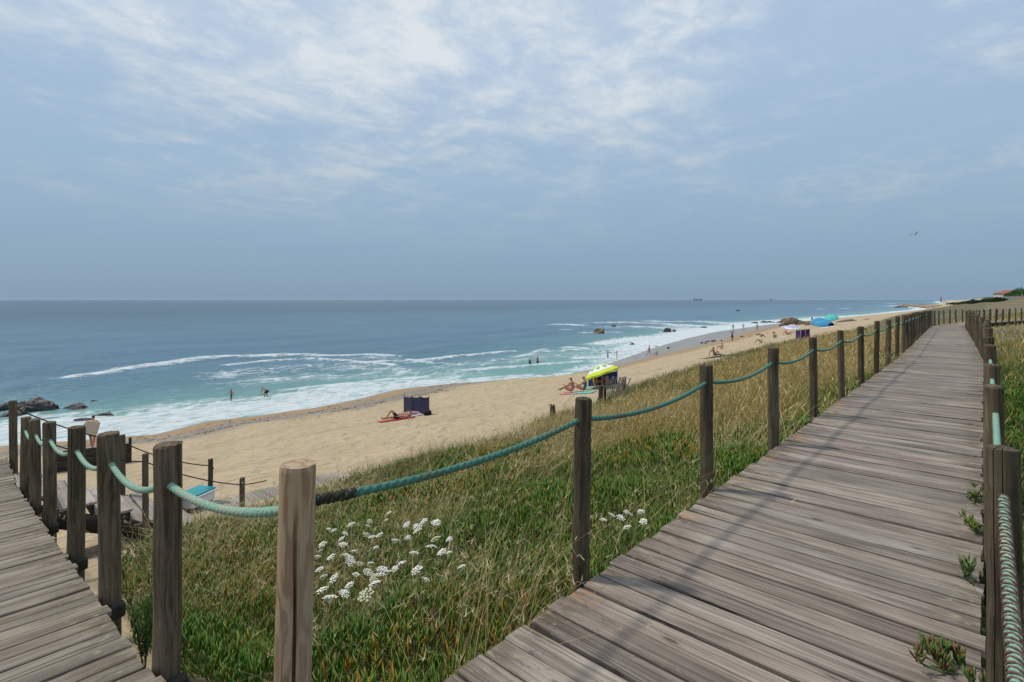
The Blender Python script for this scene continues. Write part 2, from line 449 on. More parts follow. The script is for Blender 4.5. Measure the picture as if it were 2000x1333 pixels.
# plant cover of the seaward dune
VEG_POLY = [(350, 1046), (440, 1022), (560, 985), (660, 955), (750, 925), (870, 890), (1000, 852), (1120, 803), (1250, 752), (1450, 692), (1600, 661)]
veg_edge = sorted([on_ground(*p)[:2] for p in VEG_POLY])
veg_edge = [(0.95, 5.0), (1.3, 8.2)] + [e for e in veg_edge if e[0] > 2.0] + [(90, 12), (150, 16), (400, 20), (1000, 30), (15000, 60)]
veg_edge.sort()
def veg_limit(u): return np.interp(u, *zip(*veg_edge))
def veg_mask(u, v):
    e = veg_limit(u) - v + (fbm(np.asarray(u) * 0.5, np.asarray(v) * 0.5, 51) - 0.5) * 1.6
    m = smooth(e, -0.2, 1.0) * smooth(u, 0.85, 1.25)
    m = np.where(v < 2.9, m * smooth(u - 0.9 + (v - 2.9) * 0.05, 0.0, 0.5), m)
    return m
veg = np.where(VV < 30, veg_mask(UU, VV), 0)
veg = np.where(VV < -0.5, 0.75 + 0.25 * fbm(UU * 0.2, VV * 0.2, 4), veg)
gcol = np.stack([wet, peb, veg, damp], -1).reshape(-1, 4)
gverts = np.stack([-VV, UU, EYE + ZZ], -1).reshape(-1, 3)
nu, nv = len(gu), len(gv)
ii = (np.arange(nu - 1)[:, None] * nv + np.arange(nv - 1)[None, :]).ravel()
quads = np.stack([ii, ii + 1, ii + nv + 1, ii + nv], -1)

def sand_material():
    m, t, b = material('beach_sand')
    vc = t.node('ShaderNodeVertexColor', layer_name='Col')
    rgb = t.node('ShaderNodeSeparateColor', {0: vc.outputs[0]})
    wet, peb, veg = rgb.outputs[0], rgb.outputs[1], rgb.outputs[2]
    damp = vc.outputs['Alpha']
    p = t.node('ShaderNodeTexCoord').outputs['Object']
    n1 = t.noise(p, 0.35, 5, 0.6); n2 = t.noise(p, 2.6, 5, 0.6); n3 = t.noise(p, 60.0, 3, 0.7)
    dry = t.mix(t.step(n1, 0.3, 0.7), (0.450, 0.345, 0.210), (0.55, 0.425, 0.268))
    dry = t.mix(t.math('MULTIPLY', t.step(n3, 0.35, 0.75), 0.28), dry, (0.30, 0.245, 0.165))
    # footprints: crowded hollows
    vor = t.node('ShaderNodeTexVoronoi', {'Vector': t.mapping(p, scale=(1.0, 0.8, 1)), 'Scale': 1.9, 'Randomness': 1.0}, feature='SMOOTH_F1')
    foot = t.step(vor.outputs['Distance'], 0.30, 0.62)
    # vehicle tracks running along the beach
    x = t.sep(p)[0]
    trk = t.math('SINE', t.math('ADD', t.math('MULTIPLY', x, 1.25), t.math('MULTIPLY', t.noise(p, 0.05, 2), 9.0)))
    trk = t.math('MULTIPLY', t.step(trk, 0.90, 0.985), t.step(t.noise(p, 0.12, 3), 0.42, 0.6))
    dampc = t.mix(t.step(n2, 0.3, 0.7), (0.28, 0.180, 0.085), (0.345, 0.228, 0.115))
    wetc = t.mix(t.step(n1, 0.3, 0.7), (0.235, 0.180, 0.130), (0.29, 0.225, 0.165))
    pv = t.node('ShaderNodeTexVoronoi', {'Vector': p, 'Scale': 7.0})
    pebc = t.mix(0.45, t.mix(t.step(pv.outputs['Distance'], 0.1, 0.6), pv.outputs['Color'], (0.07, 0.06, 0.05)), (0.36, 0.29, 0.225))
    pebc = t.mix(0.35, t.node('ShaderNodeHueSaturation', {'Saturation': 0.35, 'Value': 0.75, 'Color': pebc}).outputs[0], (0.33, 0.245, 0.155))
    soil = t.mix(t.step(n2, 0.4, 0.65), (0.085, 0.062, 0.036), (0.20, 0.155, 0.095))
    vg = t.mix(t.step(t.noise(p, 0.9, 6, 0.65), 0.36, 0.66), soil, t.mix(t.step(t.noise(p, 0.08, 4), 0.4, 0.6), (0.095, 0.10, 0.030), (0.20, 0.165, 0.075)))
    col = t.mix(t.math('MULTIPLY', trk, 0.35), dry, (0.30, 0.25, 0.17))
    col = t.mix(t.math('MULTIPLY', t.step(n2, 0.62, 0.40), 0.25), col, (0.34, 0.275, 0.175))
    col = t.mix(damp, col, dampc)
    col = t.mix(t.math('MULTIPLY', peb, t.step(n2, 0.30, 0.50)), col, pebc)
    col = t.mix(wet, col, wetc)
    col = t.mix(veg, col, vg)
    t.set(b.inputs['Base Color'], col)
    t.set(b.inputs['Roughness'], t.math('SUBTRACT', 0.92, t.math('MULTIPLY', wet, 0.66)))
    b.inputs['Specular IOR Level'].default_value = 0.45
    rough_s = t.math('SUBTRACT', 1.0, t.math('MAXIMUM', wet, t.math('MULTIPLY', damp, 0.8)))
    h = t.math('ADD', t.math('MULTIPLY', foot, 0.16), t.math('MULTIPLY', n2, 0.30))
    v2 = t.node('ShaderNodeTexVoronoi', {'Vector': t.mapping(p, loc=(3.1, 7.7, 0), scale=(1.0, 0.7, 1)), 'Scale': 4.2, 'Randomness': 1.0}, feature='SMOOTH_F1')
    h = t.math('ADD', h, t.math('MULTIPLY', t.math('MULTIPLY', t.step(v2.outputs['Distance'], 0.25, 0.6), t.step(n1, 0.40, 0.60)), 0.075))
    h = t.math('ADD', h, t.math('MULTIPLY', n3, 0.012))
    h = t.math('SUBTRACT', h, t.math('MULTIPLY', trk, 0.16))
    h = t.math('MULTIPLY', h, rough_s)
    h = t.math('ADD', h, t.math('MULTIPLY', t.math('MULTIPLY', peb, pv.outputs['Distance']), 0.05))
    t.set(b.inputs['Normal'], t.node('ShaderNodeBump', {'Height': h, 'Strength': 0.85, 'Distance': 1.0}).outputs[0])
    return m
M['sand'] = sand_material()
tag(obj('ground', mesh_np('ground', gverts, quads, M['sand'], True, gcol)), kind='structure')

# ================================================================== SEA
su = np.concatenate([-np.geomspace(14000, 42, 50), axis([(-40, -8, 0.9), (-8, 75, 0.36), (75, 160, 0.7), (160, 330, 2.0)]), np.geomspace(332, 15000, 70)])
sv = np.concatenate([axis([(28, 36, 1.0), (36, 64, 0.32), (64, 110, 0.8)]), np.geomspace(110, 14000, 120)])
SU, SV = np.meshgrid(su, sv, indexing='ij')
dsh = SV - shore(SU)                                     # metres out from the water's edge
FOAM = [  # photographed foam lines: pixels, half width in metres, strength
    ([(150, 738), (260, 717), (400, 701), (560, 693), (700, 694), (770, 698)], 1.5, 1.05),
    ([(440, 716), (520, 705), (600, 701), (680, 709), (760, 712)], 1.2, 0.95),
    ([(700, 711), (780, 706), (840, 702), (900, 694), (1000, 686)], 1.3, 1.0),
    ([(800, 702), (850, 710), (905, 715)], 1.0, 0.95),
    ([(430, 733), (560, 722), (640, 716), (760, 720), (800, 730)], 3.6, 0.50),
    ([(480, 745), (620, 735), (720, 732), (830, 738), (900, 735)], 4.0, 0.46),
    ([(90, 745), (190, 732), (260, 730)], 0.7, 0.45),
    ([(640, 705), (720, 702), (800, 706)], 3.0, 0.42),
    ([(860, 722), (960, 708), (1040, 700), (1120, 694)], 5.0, 0.40),
    ([(1180, 690), (1260, 668), (1340, 652)], 6.0, 0.55),
    ([(1200, 640), (1290, 640), (1380, 638)], 9.0, 0.45),
    ([(560, 764), (660, 752), (760, 742), (830, 738)], 1.0, 0.9),
    ([(900, 727), (980, 720), (1060, 713), (1130, 706)], 0.9, 1.0),
    ([(1000, 700), (1040, 694), (1060, 684)], 1.2, 0.85),
    ([(1060, 690), (1130, 684), (1190, 683)], 0.9, 0.9),
    ([(1110, 679), (1140, 682)], 1.6, 1.05),
    ([(1130, 700), (1190, 696), (1240, 690), (1300, 676)], 2.0, 0.9),
    ([(1180, 672), (1240, 662), (1300, 658), (1360, 650)], 4.0, 1.2),
    ([(1085, 635), (1133, 636)], 2.6, 1.4),
    ([(1096, 646), (1110, 646)], 1.4, 1.0),
    ([(1140, 650), (1210, 649)], 1.4, 0.95),
    ([(1150, 632), (1230, 630), (1300, 634), (1340, 640)], 3.6, 0.85),
    ([(1240, 640), (1320, 642), (1380, 645)], 3.6, 0.9),
    ([(1280, 628), (1360, 629), (1420, 632)], 6.0, 0.85),
    ([(1330, 636), (1400, 638), (1470, 634)], 5.0, 1.05),
    ([(1430, 633), (1520, 627), (1620, 622), (1700, 616)], 6.0, 1.05),
    ([(1585, 622), (1660, 618)], 5.0, 1.1),
    ([(1600, 604), (1690, 603)], 5.0, 0.8),
    ([(1715, 593), (1760, 594)], 10.0, 1.2),
    ([(1740, 598), (1790, 597)], 9.0, 1.2),
    ([(1765, 611), (1775, 610)], 4.0, 1.2),
    ([(1500, 596), (1540, 596)], 6.0, 0.5),
]
foam = np.zeros_like(SU)
near = (SU > -60) & (SU < 1500) & (SV < 900)
fu, fv = SU[near], SV[near]
ff = np.zeros(len(fu))
wq = (fbm(fu * 0.11, fv * 0.11, 61) - 0.5) * 3.2
wq2 = (fbm(fu * 0.4, fv * 0.4, 67) - 0.5) * 1.4
for pts, hw, st in FOAM:
    q = [at_z(px, py, -EYE) for px, py in pts]
    dm = np.full(len(fu), 1e9)
    for (a0, a1), (b0, b1) in zip(q[:-1], q[1:]):
        ex, ey = b0 - a0, b1 - a1
        tt = np.clip(((fu - a0) * ex + (fv - a1) * ey) / (ex * ex + ey * ey + 1e-9), 0, 1)
        dm = np.minimum(dm, np.hypot(fu - a0 - tt * ex, fv + wq * 0.0 - a1 - tt * ey))
    ff = np.maximum(ff, st * np.exp(-((dm + np.abs(wq2) * 0.5) / hw) ** 2 * 0.9))
foam[near] = ff
# swash: a broad white apron near the rocks and the bathers, thinning northwards
sww = np.interp(SU, [-60, 0, 8, 14, 22, 32, 42, 50, 60, 75, 100, 150, 210, 300, 700], [14, 12.5, 11.5, 11, 9.0, 6.5, 5.0, 3.6, 3.6, 7.0, 10.0, 14.0, 11, 8, 12])
sfo = 1 - smooth(dsh + (fbm(SU * 0.16, SV * 0.16, 71) - 0.5) * 5.0, sww * 0.55, sww * 1.25)
sst = np.interp(SU, [-60, 20, 34, 45, 58, 80, 100, 300], [1.0, 1.0, 0.90, 0.78, 0.66, 1.0, 1.15, 1.15])
foam = np.maximum(foam, sfo * sst)
edge = np.exp(-((dsh - 0.3) / 0.55) ** 2) * 0.95
foam = np.maximum(foam, edge)
shal = np.exp(-np.maximum(dsh, 0) / np.interp(SU, [0, 60, 200, 400], [17, 16, 20, 25]))       # sandy shallows
# swell: long low crests parallel to the shore, plus a wind chop
amp = smooth(dsh, 2.5, 16)
ph = SV * 0.30 + (fbm(SU * 0.03, SV * 0.03, 81) - 0.5) * 7
swell = 0.16 * np.sin(ph) * np.exp(-np.maximum(dsh - 60, 0) / 160)
chop = (fbm(SU * 0.35, SV * 0.6, 83) - 0.5) * 0.30 * np.exp(-np.maximum(dsh - 30, 0) / 70)
arc = np.zeros_like(SU); arc[near] = np.minimum(ff, 1.0)
SZ = amp * (swell + chop) + 0.22 * arc * amp
SZ = np.where(dsh < 2.5, 0.0 + 0.02 * foam, SZ)
scol = np.stack([np.clip(foam, 0, 1.4) / 1.4, shal, np.clip(dsh / 400, 0, 1)], -1).reshape(-1, 3)
sverts = np.stack([-SV, SU, SZ], -1).reshape(-1, 3)
nsv = len(sv)
ii = (np.arange(len(su) - 1)[:, None] * nsv + np.arange(nsv - 1)[None, :]).ravel()
squads = np.stack([ii, ii + 1, ii + nsv + 1, ii + nsv], -1)
def sea_material():
    m, t, b = material('sea_water')
    vc = t.node('ShaderNodeVertexColor', layer_name='Col')
    rgb = t.node('ShaderNodeSeparateColor', {0: vc.outputs[0]})
    fo = t.math('MULTIPLY', rgb.outputs[0], 1.4); sh = rgb.outputs[1]
    p = t.node('ShaderNodeTexCoord').outputs['Object']
    ps = t.mapping(p, rot=(0, 0, math.radians(4)), scale=(1.0, 0.42, 1))
    big = t.noise(ps, 0.055, 4, 0.55, 0.6)
    deep = t.mix(t.step(big, 0.3, 0.7), (0.042, 0.120, 0.185), (0.068, 0.160, 0.220))
    deep = t.mix(t.step(rgb.outputs[2], 0.10, 0.95), deep, (0.020, 0.066, 0.105))
    col = t.mix(t.step(sh, 0.03, 0.75), deep, (0.150, 0.320, 0.285))
    t.set(b.inputs['Base Color'], col)
    b.inputs['Roughness'].default_value = 0.24
    b.inputs['IOR'].default_value = 1.33
    w1 = t.noise(ps, 0.9, 5, 0.62, 0.4); w2 = t.noise(ps, 0.16, 4, 0.55, 0.8); w3 = t.noise(p, 4.5, 3, 0.6)
    h = t.math('ADD', t.math('MULTIPLY', w1, 0.80), t.math('MULTIPLY', w2, 1.5))
    h = t.math('ADD', h, t.math('MULTIPLY', w3, 0.13))
    bump = t.node('ShaderNodeBump', {'Height': h, 'Strength': 0.65, 'Distance': 1.0}).outputs[0]
    t.set(b.inputs['Normal'], bump)
    # foam: torn lace drawn out along the wave fronts
    wn = t.node('ShaderNodeTexNoise', {'Vector': ps, 'Scale': 0.40, 'Detail': 5.0, 'Roughness': 0.6}).outputs['Color']
    pw = t.vmath('ADD', ps, t.vmath('MULTIPLY', t.vmath('SUBTRACT', wn, (0.5, 0.5, 0.5)), (3.4, 3.4, 0)))
    f1 = t.noise(pw, 0.55, 9, 0.70)
    f2 = t.noise(pw, 2.6, 7, 0.68, 0.5)
    vor = t.node('ShaderNodeTexVoronoi', {'Vector': pw, 'Scale': 0.95, 'Randomness': 1.0}, feature='DISTANCE_TO_EDGE')
    lace = t.step(vor.outputs['Distance'], 0.20, 0.0)
    pat = t.math('ADD', t.math('MULTIPLY', f1, 0.62), t.math('MULTIPLY', f2, 0.38))
    pat = t.math('ADD', pat, t.math('MULTIPLY', lace, 0.16))
    f = t.math('ADD', fo, t.math('MULTIPLY', t.math('SUBTRACT', pat, 0.55), 2.9))
    gate = t.step(fo, 0.03, 0.30)
    fac = t.math('MULTIPLY', t.step(f, 0.30, 1.15), gate)
    thin = t.math('ADD', 0.62, t.math('MULTIPLY', t.step(f2, 0.36, 0.62), 0.34))      # thin films let the water through
    fac = t.math('MULTIPLY', fac, thin)
    caps = t.math('MULTIPLY', t.step(t.noise(t.mapping(p, scale=(1, 0.3, 1)), 0.35, 6, 0.7), 0.70, 0.76), 0.5)
    fac = t.math('MAXIMUM', fac, caps)
    fb = t.node('ShaderNodeBsdfPrincipled', {'Base Color': (0.70, 0.735, 0.745, 1), 'Roughness': 0.7,
        'Normal': t.node('ShaderNodeBump', {'Height': t.math('MULTIPLY', t.noise(pw, 2.0, 6, 0.7), 0.5), 'Strength': 0.7, 'Distance': 1.0}).outputs[0]})
    mx = t.node('ShaderNodeMixShader', {0: fac, 1: b.outputs[0], 2: fb.outputs[0]})
    out = [n for n in t.n if n.type == 'OUTPUT_MATERIAL'][0]
    t.l.new(mx.outputs[0], out.inputs[0])
    return m
M['sea'] = sea_material()
tag(obj('sea', mesh_np('sea', sverts, squads, M['sea'], True, scol)), kind='structure')

# ================================================================== BOARDWALK
PITCH, PLANK_W, PLANK_T = 0.155, 0.1385, 0.035
def plank_mesh(name, L, Wd, T, mat, seed, seg=3):
    r = random.Random(seed)
    ch = 0.005
    sec = [(-Wd / 2, -T), (Wd / 2, -T), (Wd / 2, -ch), (Wd / 2 - ch, 0), (-Wd / 2 + ch, 0), (-Wd / 2, -ch)]
    V, F = [], []
    for i in range(seg + 1):
        x = -L / 2 + L * i / seg
        dy, dz, wv = r.uniform(-.004, .004), r.uniform(-.004, .004), r.uniform(-.004, .003)
        if i == 0 or i == seg: x += r.uniform(-.012, .012)
        for (y, z) in sec: V.append((x + (r.uniform(-.004, .004) if i in (0, seg) else 0), y * (1 + wv / Wd * 2) + dy, z + dz))
    n = 6
    for i in range(seg):
        for j in range(n): F.append((i * n + j, (i + 1) * n + j, (i + 1) * n + (j + 1) % n, i * n + (j + 1) % n))
    F.append(tuple(range(n))); F.append(tuple(seg * n + j for j in reversed(range(n))))
    me = bpy.data.meshes.new(name); me.from_pydata(V, [], F); me.materials.append(mat)
    me.validate(); me.update()
    return me
HALF = 0.83
plank_meshes = [plank_mesh('plank', HALF * 2, PLANK_W, PLANK_T, M['plank'], k) for k in range(10)]
walk = tag(empty('boardwalk', W(0, 0.845, -1.66)), kind='structure')
walk_m = walk.matrix_basis.inverted()
def put_plank(name, meshes, u, v, z, heading, parent, pm, along_u=False, tilt=0.0):
    # local +X of a plank runs inland (so -X is its sea end)
    o = obj(name, random.choice(meshes), parent)
    ang = -heading + (math.pi / 2 if along_u else 0) + random.uniform(-.006, .006)
    p = pm @ W(u, v, z + random.uniform(-.004, .004))
    o.location = p
    o.rotation_euler = (random.uniform(-.012, .012), random.uniform(-.004, .004) + tilt, ang)
    return o
S0 = -1.7
for k in range(300):
    s = S0 + k * PITCH + random.uniform(-.006, .006)
    u, v, z, h = path(s, random.uniform(-.012, .012))
    put_plank('plank', plank_meshes, u, v, z, h - 0.012, walk, walk_m)
far_parts = []
for k in range(300, 700):
    s = S0 + k * PITCH
    u, v, z, h = path(s, random.uniform(-.01, .01))
    a = W(u + HALF * math.sin(h), v + HALF * math.cos(h), z); b_ = W(u - HALF * math.sin(h), v - HALF * math.cos(h), z)
    d = (b_ - a).normalized(); nrm = Vector((-d.y, d.x, 0)) * (PLANK_W / 2)
    dn = Vector((0, 0, -PLANK_T))
    vv = [a - nrm, b_ - nrm, b_ + nrm, a + nrm]
    V = np.array([tuple(walk_m @ q) for q in vv] + [tuple(walk_m @ (q + dn)) for q in vv])
    T = np.array([(0, 1, 2), (0, 2, 3), (4, 6, 5), (4, 7, 6), (0, 4, 5), (0, 5, 1), (1, 5, 6), (1, 6, 2), (2, 6, 7), (2, 7, 3), (3, 7, 4), (3, 4, 0)])
    far_parts.append((V, T))
V, T = join_np(far_parts)
tag(obj('far_planks', mesh_np('far_planks', V, T, M['plank']), walk), kind='stuff')
def strip_beam(name, ss, off, top, w_, h_, mat, parent, pm):
    V, T = [], []
    for i, s in enumerate(ss):
        u, v, z, h = path(s, off)
        for dw, dz in ((-w_ / 2, top), (w_ / 2, top), (w_ / 2, top - h_), (-w_ / 2, top - h_)):
            V.append(tuple(pm @ W(u + dw * math.sin(h), v + dw * math.cos(h), z + dz)))
        if i:
            a = (i - 1) * 4; b2 = i * 4
            for j in range(4): T += [(a + j, b2 + j, b2 + (j + 1) % 4), (a + j, b2 + (j + 1) % 4, a + (j + 1) % 4)]
    return obj(name, mesh_np(name, np.array(V), np.array(T), mat), parent)
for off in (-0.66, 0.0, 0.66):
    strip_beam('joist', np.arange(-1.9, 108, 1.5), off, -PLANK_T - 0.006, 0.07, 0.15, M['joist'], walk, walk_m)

# ------------------------------------------------------------------ ramp to the beach stairs
RU0, RU1 = -1.12, 0.62                 # ramp edges in u
def ramp_z(v): return -1.63 - 0.139 * (min(v, 10.8) - 2.0) if v > 2.0 else -1.63
ramp = tag(empty('ramp', W(-0.25, 1.7, -1.7)), kind='structure')
ramp_m = ramp.matrix_basis.inverted()
rl = RU1 - RU0
ramp_meshes = [plank_mesh('plank', rl, PLANK_W, PLANK_T, M['ramp_plank'], 40 + k) for k in range(8)]
v = 1.79
k = 0
while v < 12.95:
    z = ramp_z(v)
    o = obj('plank', ramp_meshes[k % 8], ramp)
    o.location = ramp_m @ W((RU0 + RU1) / 2 + random.uniform(-.012, .012), v, z + random.uniform(-.004, .005))
    sl = math.atan(0.139) if 2.0 < v < 10.8 else 0
    o.rotation_mode = 'XYZ'
    # plank length along u; width follows the slope
    o.matrix_basis = Matrix.Translation(o.location) @ Matrix.Rotation(-sl, 4, 'Y') @ Matrix.Rotation(math.pi / 2 + random.uniform(-.012, .012), 4, 'Z') @ Matrix.Rotation(random.uniform(-.012, .012), 4, 'X')
    v += PITCH + random.uniform(-.004, .006); k += 1
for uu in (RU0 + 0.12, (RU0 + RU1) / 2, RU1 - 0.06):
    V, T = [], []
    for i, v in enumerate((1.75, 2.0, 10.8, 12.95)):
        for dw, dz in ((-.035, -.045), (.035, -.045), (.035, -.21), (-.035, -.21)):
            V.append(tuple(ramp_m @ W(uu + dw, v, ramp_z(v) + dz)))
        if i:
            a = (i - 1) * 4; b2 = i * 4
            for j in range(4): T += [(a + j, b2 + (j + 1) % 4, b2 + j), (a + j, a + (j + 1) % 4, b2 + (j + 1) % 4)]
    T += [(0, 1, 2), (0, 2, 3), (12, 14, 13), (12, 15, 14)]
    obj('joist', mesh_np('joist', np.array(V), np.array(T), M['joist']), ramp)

# ------------------------------------------------------------------ stairs down to the beach
SV0, SV1 = 11.05, 12.85
stairs = tag(empty('beach_stairs', W(0.7, 11.95, -4.5)), 'weathered grey plank stairs leading from the ramp down to the sand', 'stairs')
st_m = stairs.matrix_basis.inverted()
tread_meshes = [plank_mesh('tread_plank', SV1 - SV0, 0.235, 0.04, M['stair_plank'], 70 + k) for k in range(5)]
PLAT = ramp_z(12)
for k in range(1, 7):
    zt = PLAT - 0.28 * k
    for j in (0, 1):
        o = obj('tread_plank', tread_meshes[(k * 2 + j) % 5], stairs)
        o.location = st_m @ W(0.62 + 0.5 * (k - 1) + 0.12 + 0.25 * j, (SV0 + SV1) / 2, zt)
        o.rotation_euler = (0, 0, random.uniform(-.008, .008))
    if k < 6:
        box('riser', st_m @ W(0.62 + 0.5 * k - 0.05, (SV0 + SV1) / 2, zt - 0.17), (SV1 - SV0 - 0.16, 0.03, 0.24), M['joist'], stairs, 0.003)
for vv in (SV0 + 0.05, SV1 - 0.05):
    V, T = [], []
    for uu, zz in ((0.60, PLAT - 0.33), (3.5, PLAT - 0.28 * 6 - 0.05)):
        for dw, dz in ((-.04, 0.0), (.04, 0.0), (.04, -.30), (-.04, -.30)): V.append(tuple(st_m @ W(uu, vv + dw, zz + dz)))
    for j in range(4): T += [(j, 4 + j, 4 + (j + 1) % 4), (j, 4 + (j + 1) % 4, (j + 1) % 4)]
    T += [(0, 1, 2), (0, 2, 3), (4, 6, 5), (4, 7, 6)]
    obj('stringer', mesh_np('stringer', np.array(V), np.array(T), M['joist']), stairs)
lower = tag(empty('beach_boardwalk', W(3.6, 11.95, PLAT - 1.7)), kind='structure')
lo_m = lower.matrix_basis.inverted()
uu = 3.66
k = 0
while uu < 6.9:
    o = obj('plank', tread_meshes[k % 5], lower)
    o.location = lo_m @ W(uu, (SV0 + SV1) / 2 + random.uniform(-.02, .02), PLAT - 0.28 * 6 - 0.012 - (uu - 3.6) * 0.03)
    o.rotation_euler = (0, 0, random.uniform(-.008, .008))
    uu += 0.245; k += 1

# ================================================================== FENCES
def post_mesh(name, R, H, mat, seed, seg=28, cracks=2, bury=0.5, dome=0.012):
    r = random.Random(seed)
    ths = list(np.linspace(0, 2 * math.pi, seg, endpoint=False) + r.uniform(0, 1))
    ck = []
    for c in range(cracks):
        a = r.uniform(0, 2 * math.pi); ck.append((a, r.uniform(0.0, 0.35), r.uniform(0.75, 1.1)))
        ths += [a - 0.035, a, a + 0.035]
    ths = sorted(t % (2 * math.pi) for t in ths)
    zs = [-bury, 0, H * 0.25, H * 0.5, H * 0.75, H - 0.012, H]
    V, F = [], []
    n = len(ths)
    lean = [(r.uniform(-.004, .004), r.uniform(-.004, .004)) for _ in zs]
    ph = r.uniform(0, 6)
    for i, z in enumerate(zs):
        rr = R * (1 - (0.07 if i == len(zs) - 1 else 0)) * (1 + r.uniform(-.012, .012))
        for t in ths:
            q = rr * (1 + 0.018 * math.sin(2 * t + ph) + 0.012 * math.sin(3 * t + ph * 2))
            for a, z0, z1 in ck:
                d = abs((t - a + math.pi) % (2 * math.pi) - math.pi)
                if d < 0.004 and z0 * H <= z <= z1 * H + 0.02: q -= R * 0.34
            V.append((q * math.cos(t) + lean[i][0], q * math.sin(t) + lean[i][1], z + (r.uniform(-.003, .003) if i == len(zs) - 1 else 0)))
    for i in range(len(zs) - 1):
        for j in range(n): F.append((i * n + j, i * n + (j + 1) % n, (i + 1) * n + (j + 1) % n, (i + 1) * n + j))
    c = len(V); V.append((0, 0, H + dome))
    top = (len(zs) - 1) * n
    for j in range(n): F.append((top + j, top + (j + 1) % n, c))
    me = bpy.data.meshes.new(name); me.from_pydata(V, [], F); me.materials.append(mat); me.update()
    return me
post_meshes = [post_mesh('post', 0.053 + 0.004 * (k % 3 - 1), 1.075 + 0.02 * (k % 4 - 1), M['post'], 100 + k) for k in range(7)]
ROPE_DROP = 0.165
def rope_line(ends, sags, step=0.012):
    pts = []
    for (a, b_), sg in zip(zip(ends[:-1], ends[1:]), sags):
        n = max(int((b_ - a).length / step), 6)
        for i in range(n):
            t = i / n
            p = a.lerp(b_, t); p = p - Vector((0, 0, sg * 4 * t * (1 - t)))
            pts.append(tuple(p))
    pts.append(tuple(ends[-1]))
    return np.array(pts)
def add_rope(name, ends, sags, mat, parent, r=0.0150, step=0.008, n=12, twist=52.0, lob=0.13):
    pm = parent.matrix_basis.inverted()
    pts = rope_line([pm @ e for e in ends], sags, step)
    V, T = tube_np(pts, r, n, 3, lob, twist)
    return obj(name, mesh_np(name, V, T, mat, True), parent)
def place_post(parent, meshes, base, name='post', lean=0.02, zscale=None):
    o = obj(name, random.choice(meshes), parent)
    o.location = parent.matrix_basis.inverted() @ base
    o.rotation_euler = (random.uniform(-lean, lean), random.uniform(-lean, lean), random.uniform(0, 6.28))
    if zscale: o.scale = (1, 1, zscale)
    return o

# seaward fence of the boardwalk, with the new pale corner post
sea_fence = tag(empty('rope_fence', W(0.74, 1.70, -1.7)), 'dark round timber posts strung with thick green rope along the seaward boardwalk edge', 'fence')
corner = W(0.74, 1.685, -1.95)
new_me = post_mesh('post', 0.055, 1.395, M['new_post'], 5, 40, 0, 0.2, 0.004)
# one long drying crack down the new post, facing the camera
def cracked_post(name, R, H, mat, ang):
    ths = sorted([t % (2 * math.pi) for t in list(np.linspace(0, 2 * math.pi, 44, endpoint=False) + 0.05)] + [a_ % (2 * math.pi) for a_ in (ang - .115, ang - .038, ang, ang + .038, ang + .115)])
    zs = list(np.linspace(-0.2, H - 0.25, 16)) + [H - .2, H - .1, H - .014, H]
    V, F = [], []; n = len(ths)
    for i, z in enumerate(zs):
        sh = 0.22 * (1 - max(z, 0) / H) - 0.12 + 0.03 * math.sin(z * 9)           # the crack wanders
        last = i == len(zs) - 1
        for t in ths:
            q = R * (0.95 if last else 1) * (1 + 0.014 * math.sin(3 * t + 1) + 0.01 * math.sin(z * 5 + t)) * (1.05 - 0.05 * z / H)
            tt = t
            d = abs((t - ang + math.pi) % (2 * math.pi) - math.pi)
            if d < 0.12: tt = t + sh
            elif d < 0.6: tt = t + sh * (1 - (d - .12) / .48)
            if d < 0.04 and -0.3 < z < H - 0.12: q -= R * 0.62 * min(1.0, (H - .10 - z) / .35)
            V.append((q * math.cos(tt), q * math.sin(tt), z))
    for i in range(len(zs) - 1):
        for j in range(n): F.append((i * n + j, i * n + (j + 1) % n, (i + 1) * n + (j + 1) % n, (i + 1) * n + j))
    c = len(V); V.append((0, 0, H + .006)); top = (len(zs) - 1) * n
    for j in range(n): F.append((top + j, top + (j + 1) % n, c))
    me = bpy.data.meshes.new(name); me.from_pydata(V, [], F); me.materials.append(mat); me.update()
    return me
camdir = math.atan2(-corner.y, -corner.x)
o = obj('post', cracked_post('post', 0.056, 1.41, M['new_post'], camdir), sea_fence, sea_fence.matrix_basis.inverted() @ corner)
o.rotation_euler = (Matrix.Rotation(math.radians(1.3), 3, Vector((-SN, CS, 0)))).to_euler()
tag(o, 'pale new timber post with a long drying crack')
new_top = corner + Vector((0, 0, 1.41))
sea_ends = [new_top - Vector((0, 0, 0.135))]
sags = []
KS = list(range(0, 42))
for i in KS:
    s = 2.47 + 1.85 * i
    u, v, z, h = path(s, 0.885)
    p = W(u, v, z - 0.02)
    o = place_post(sea_fence, post_meshes, p, lean=0.014 if i < 4 else 0.03)
    sea_ends.append(p + Vector((0, 0, 1.10 - ROPE_DROP)))
    sags.append(0.075 if i else 0.055)
add_rope('rope', sea_ends[:9], sags[:8], M['rope'], sea_fence)
add_rope('rope', sea_ends[8:], sags[8:], M['rope'], sea_fence, step=0.25, n=5, lob=0.0)

lp = rope_line([sea_fence.matrix_basis.inverted() @ q for q in sea_ends[:2]], [0.055], 0.004)[16:62]
V, T = tube_np(lp, 0.0185 + 0.003 * np.sin(np.arange(len(lp)) * 1.4), 10, 2, 0.10, 60.0)
obj('lashing', mesh_np('lashing', V, T, M['dark_rope'], True), sea_fence)

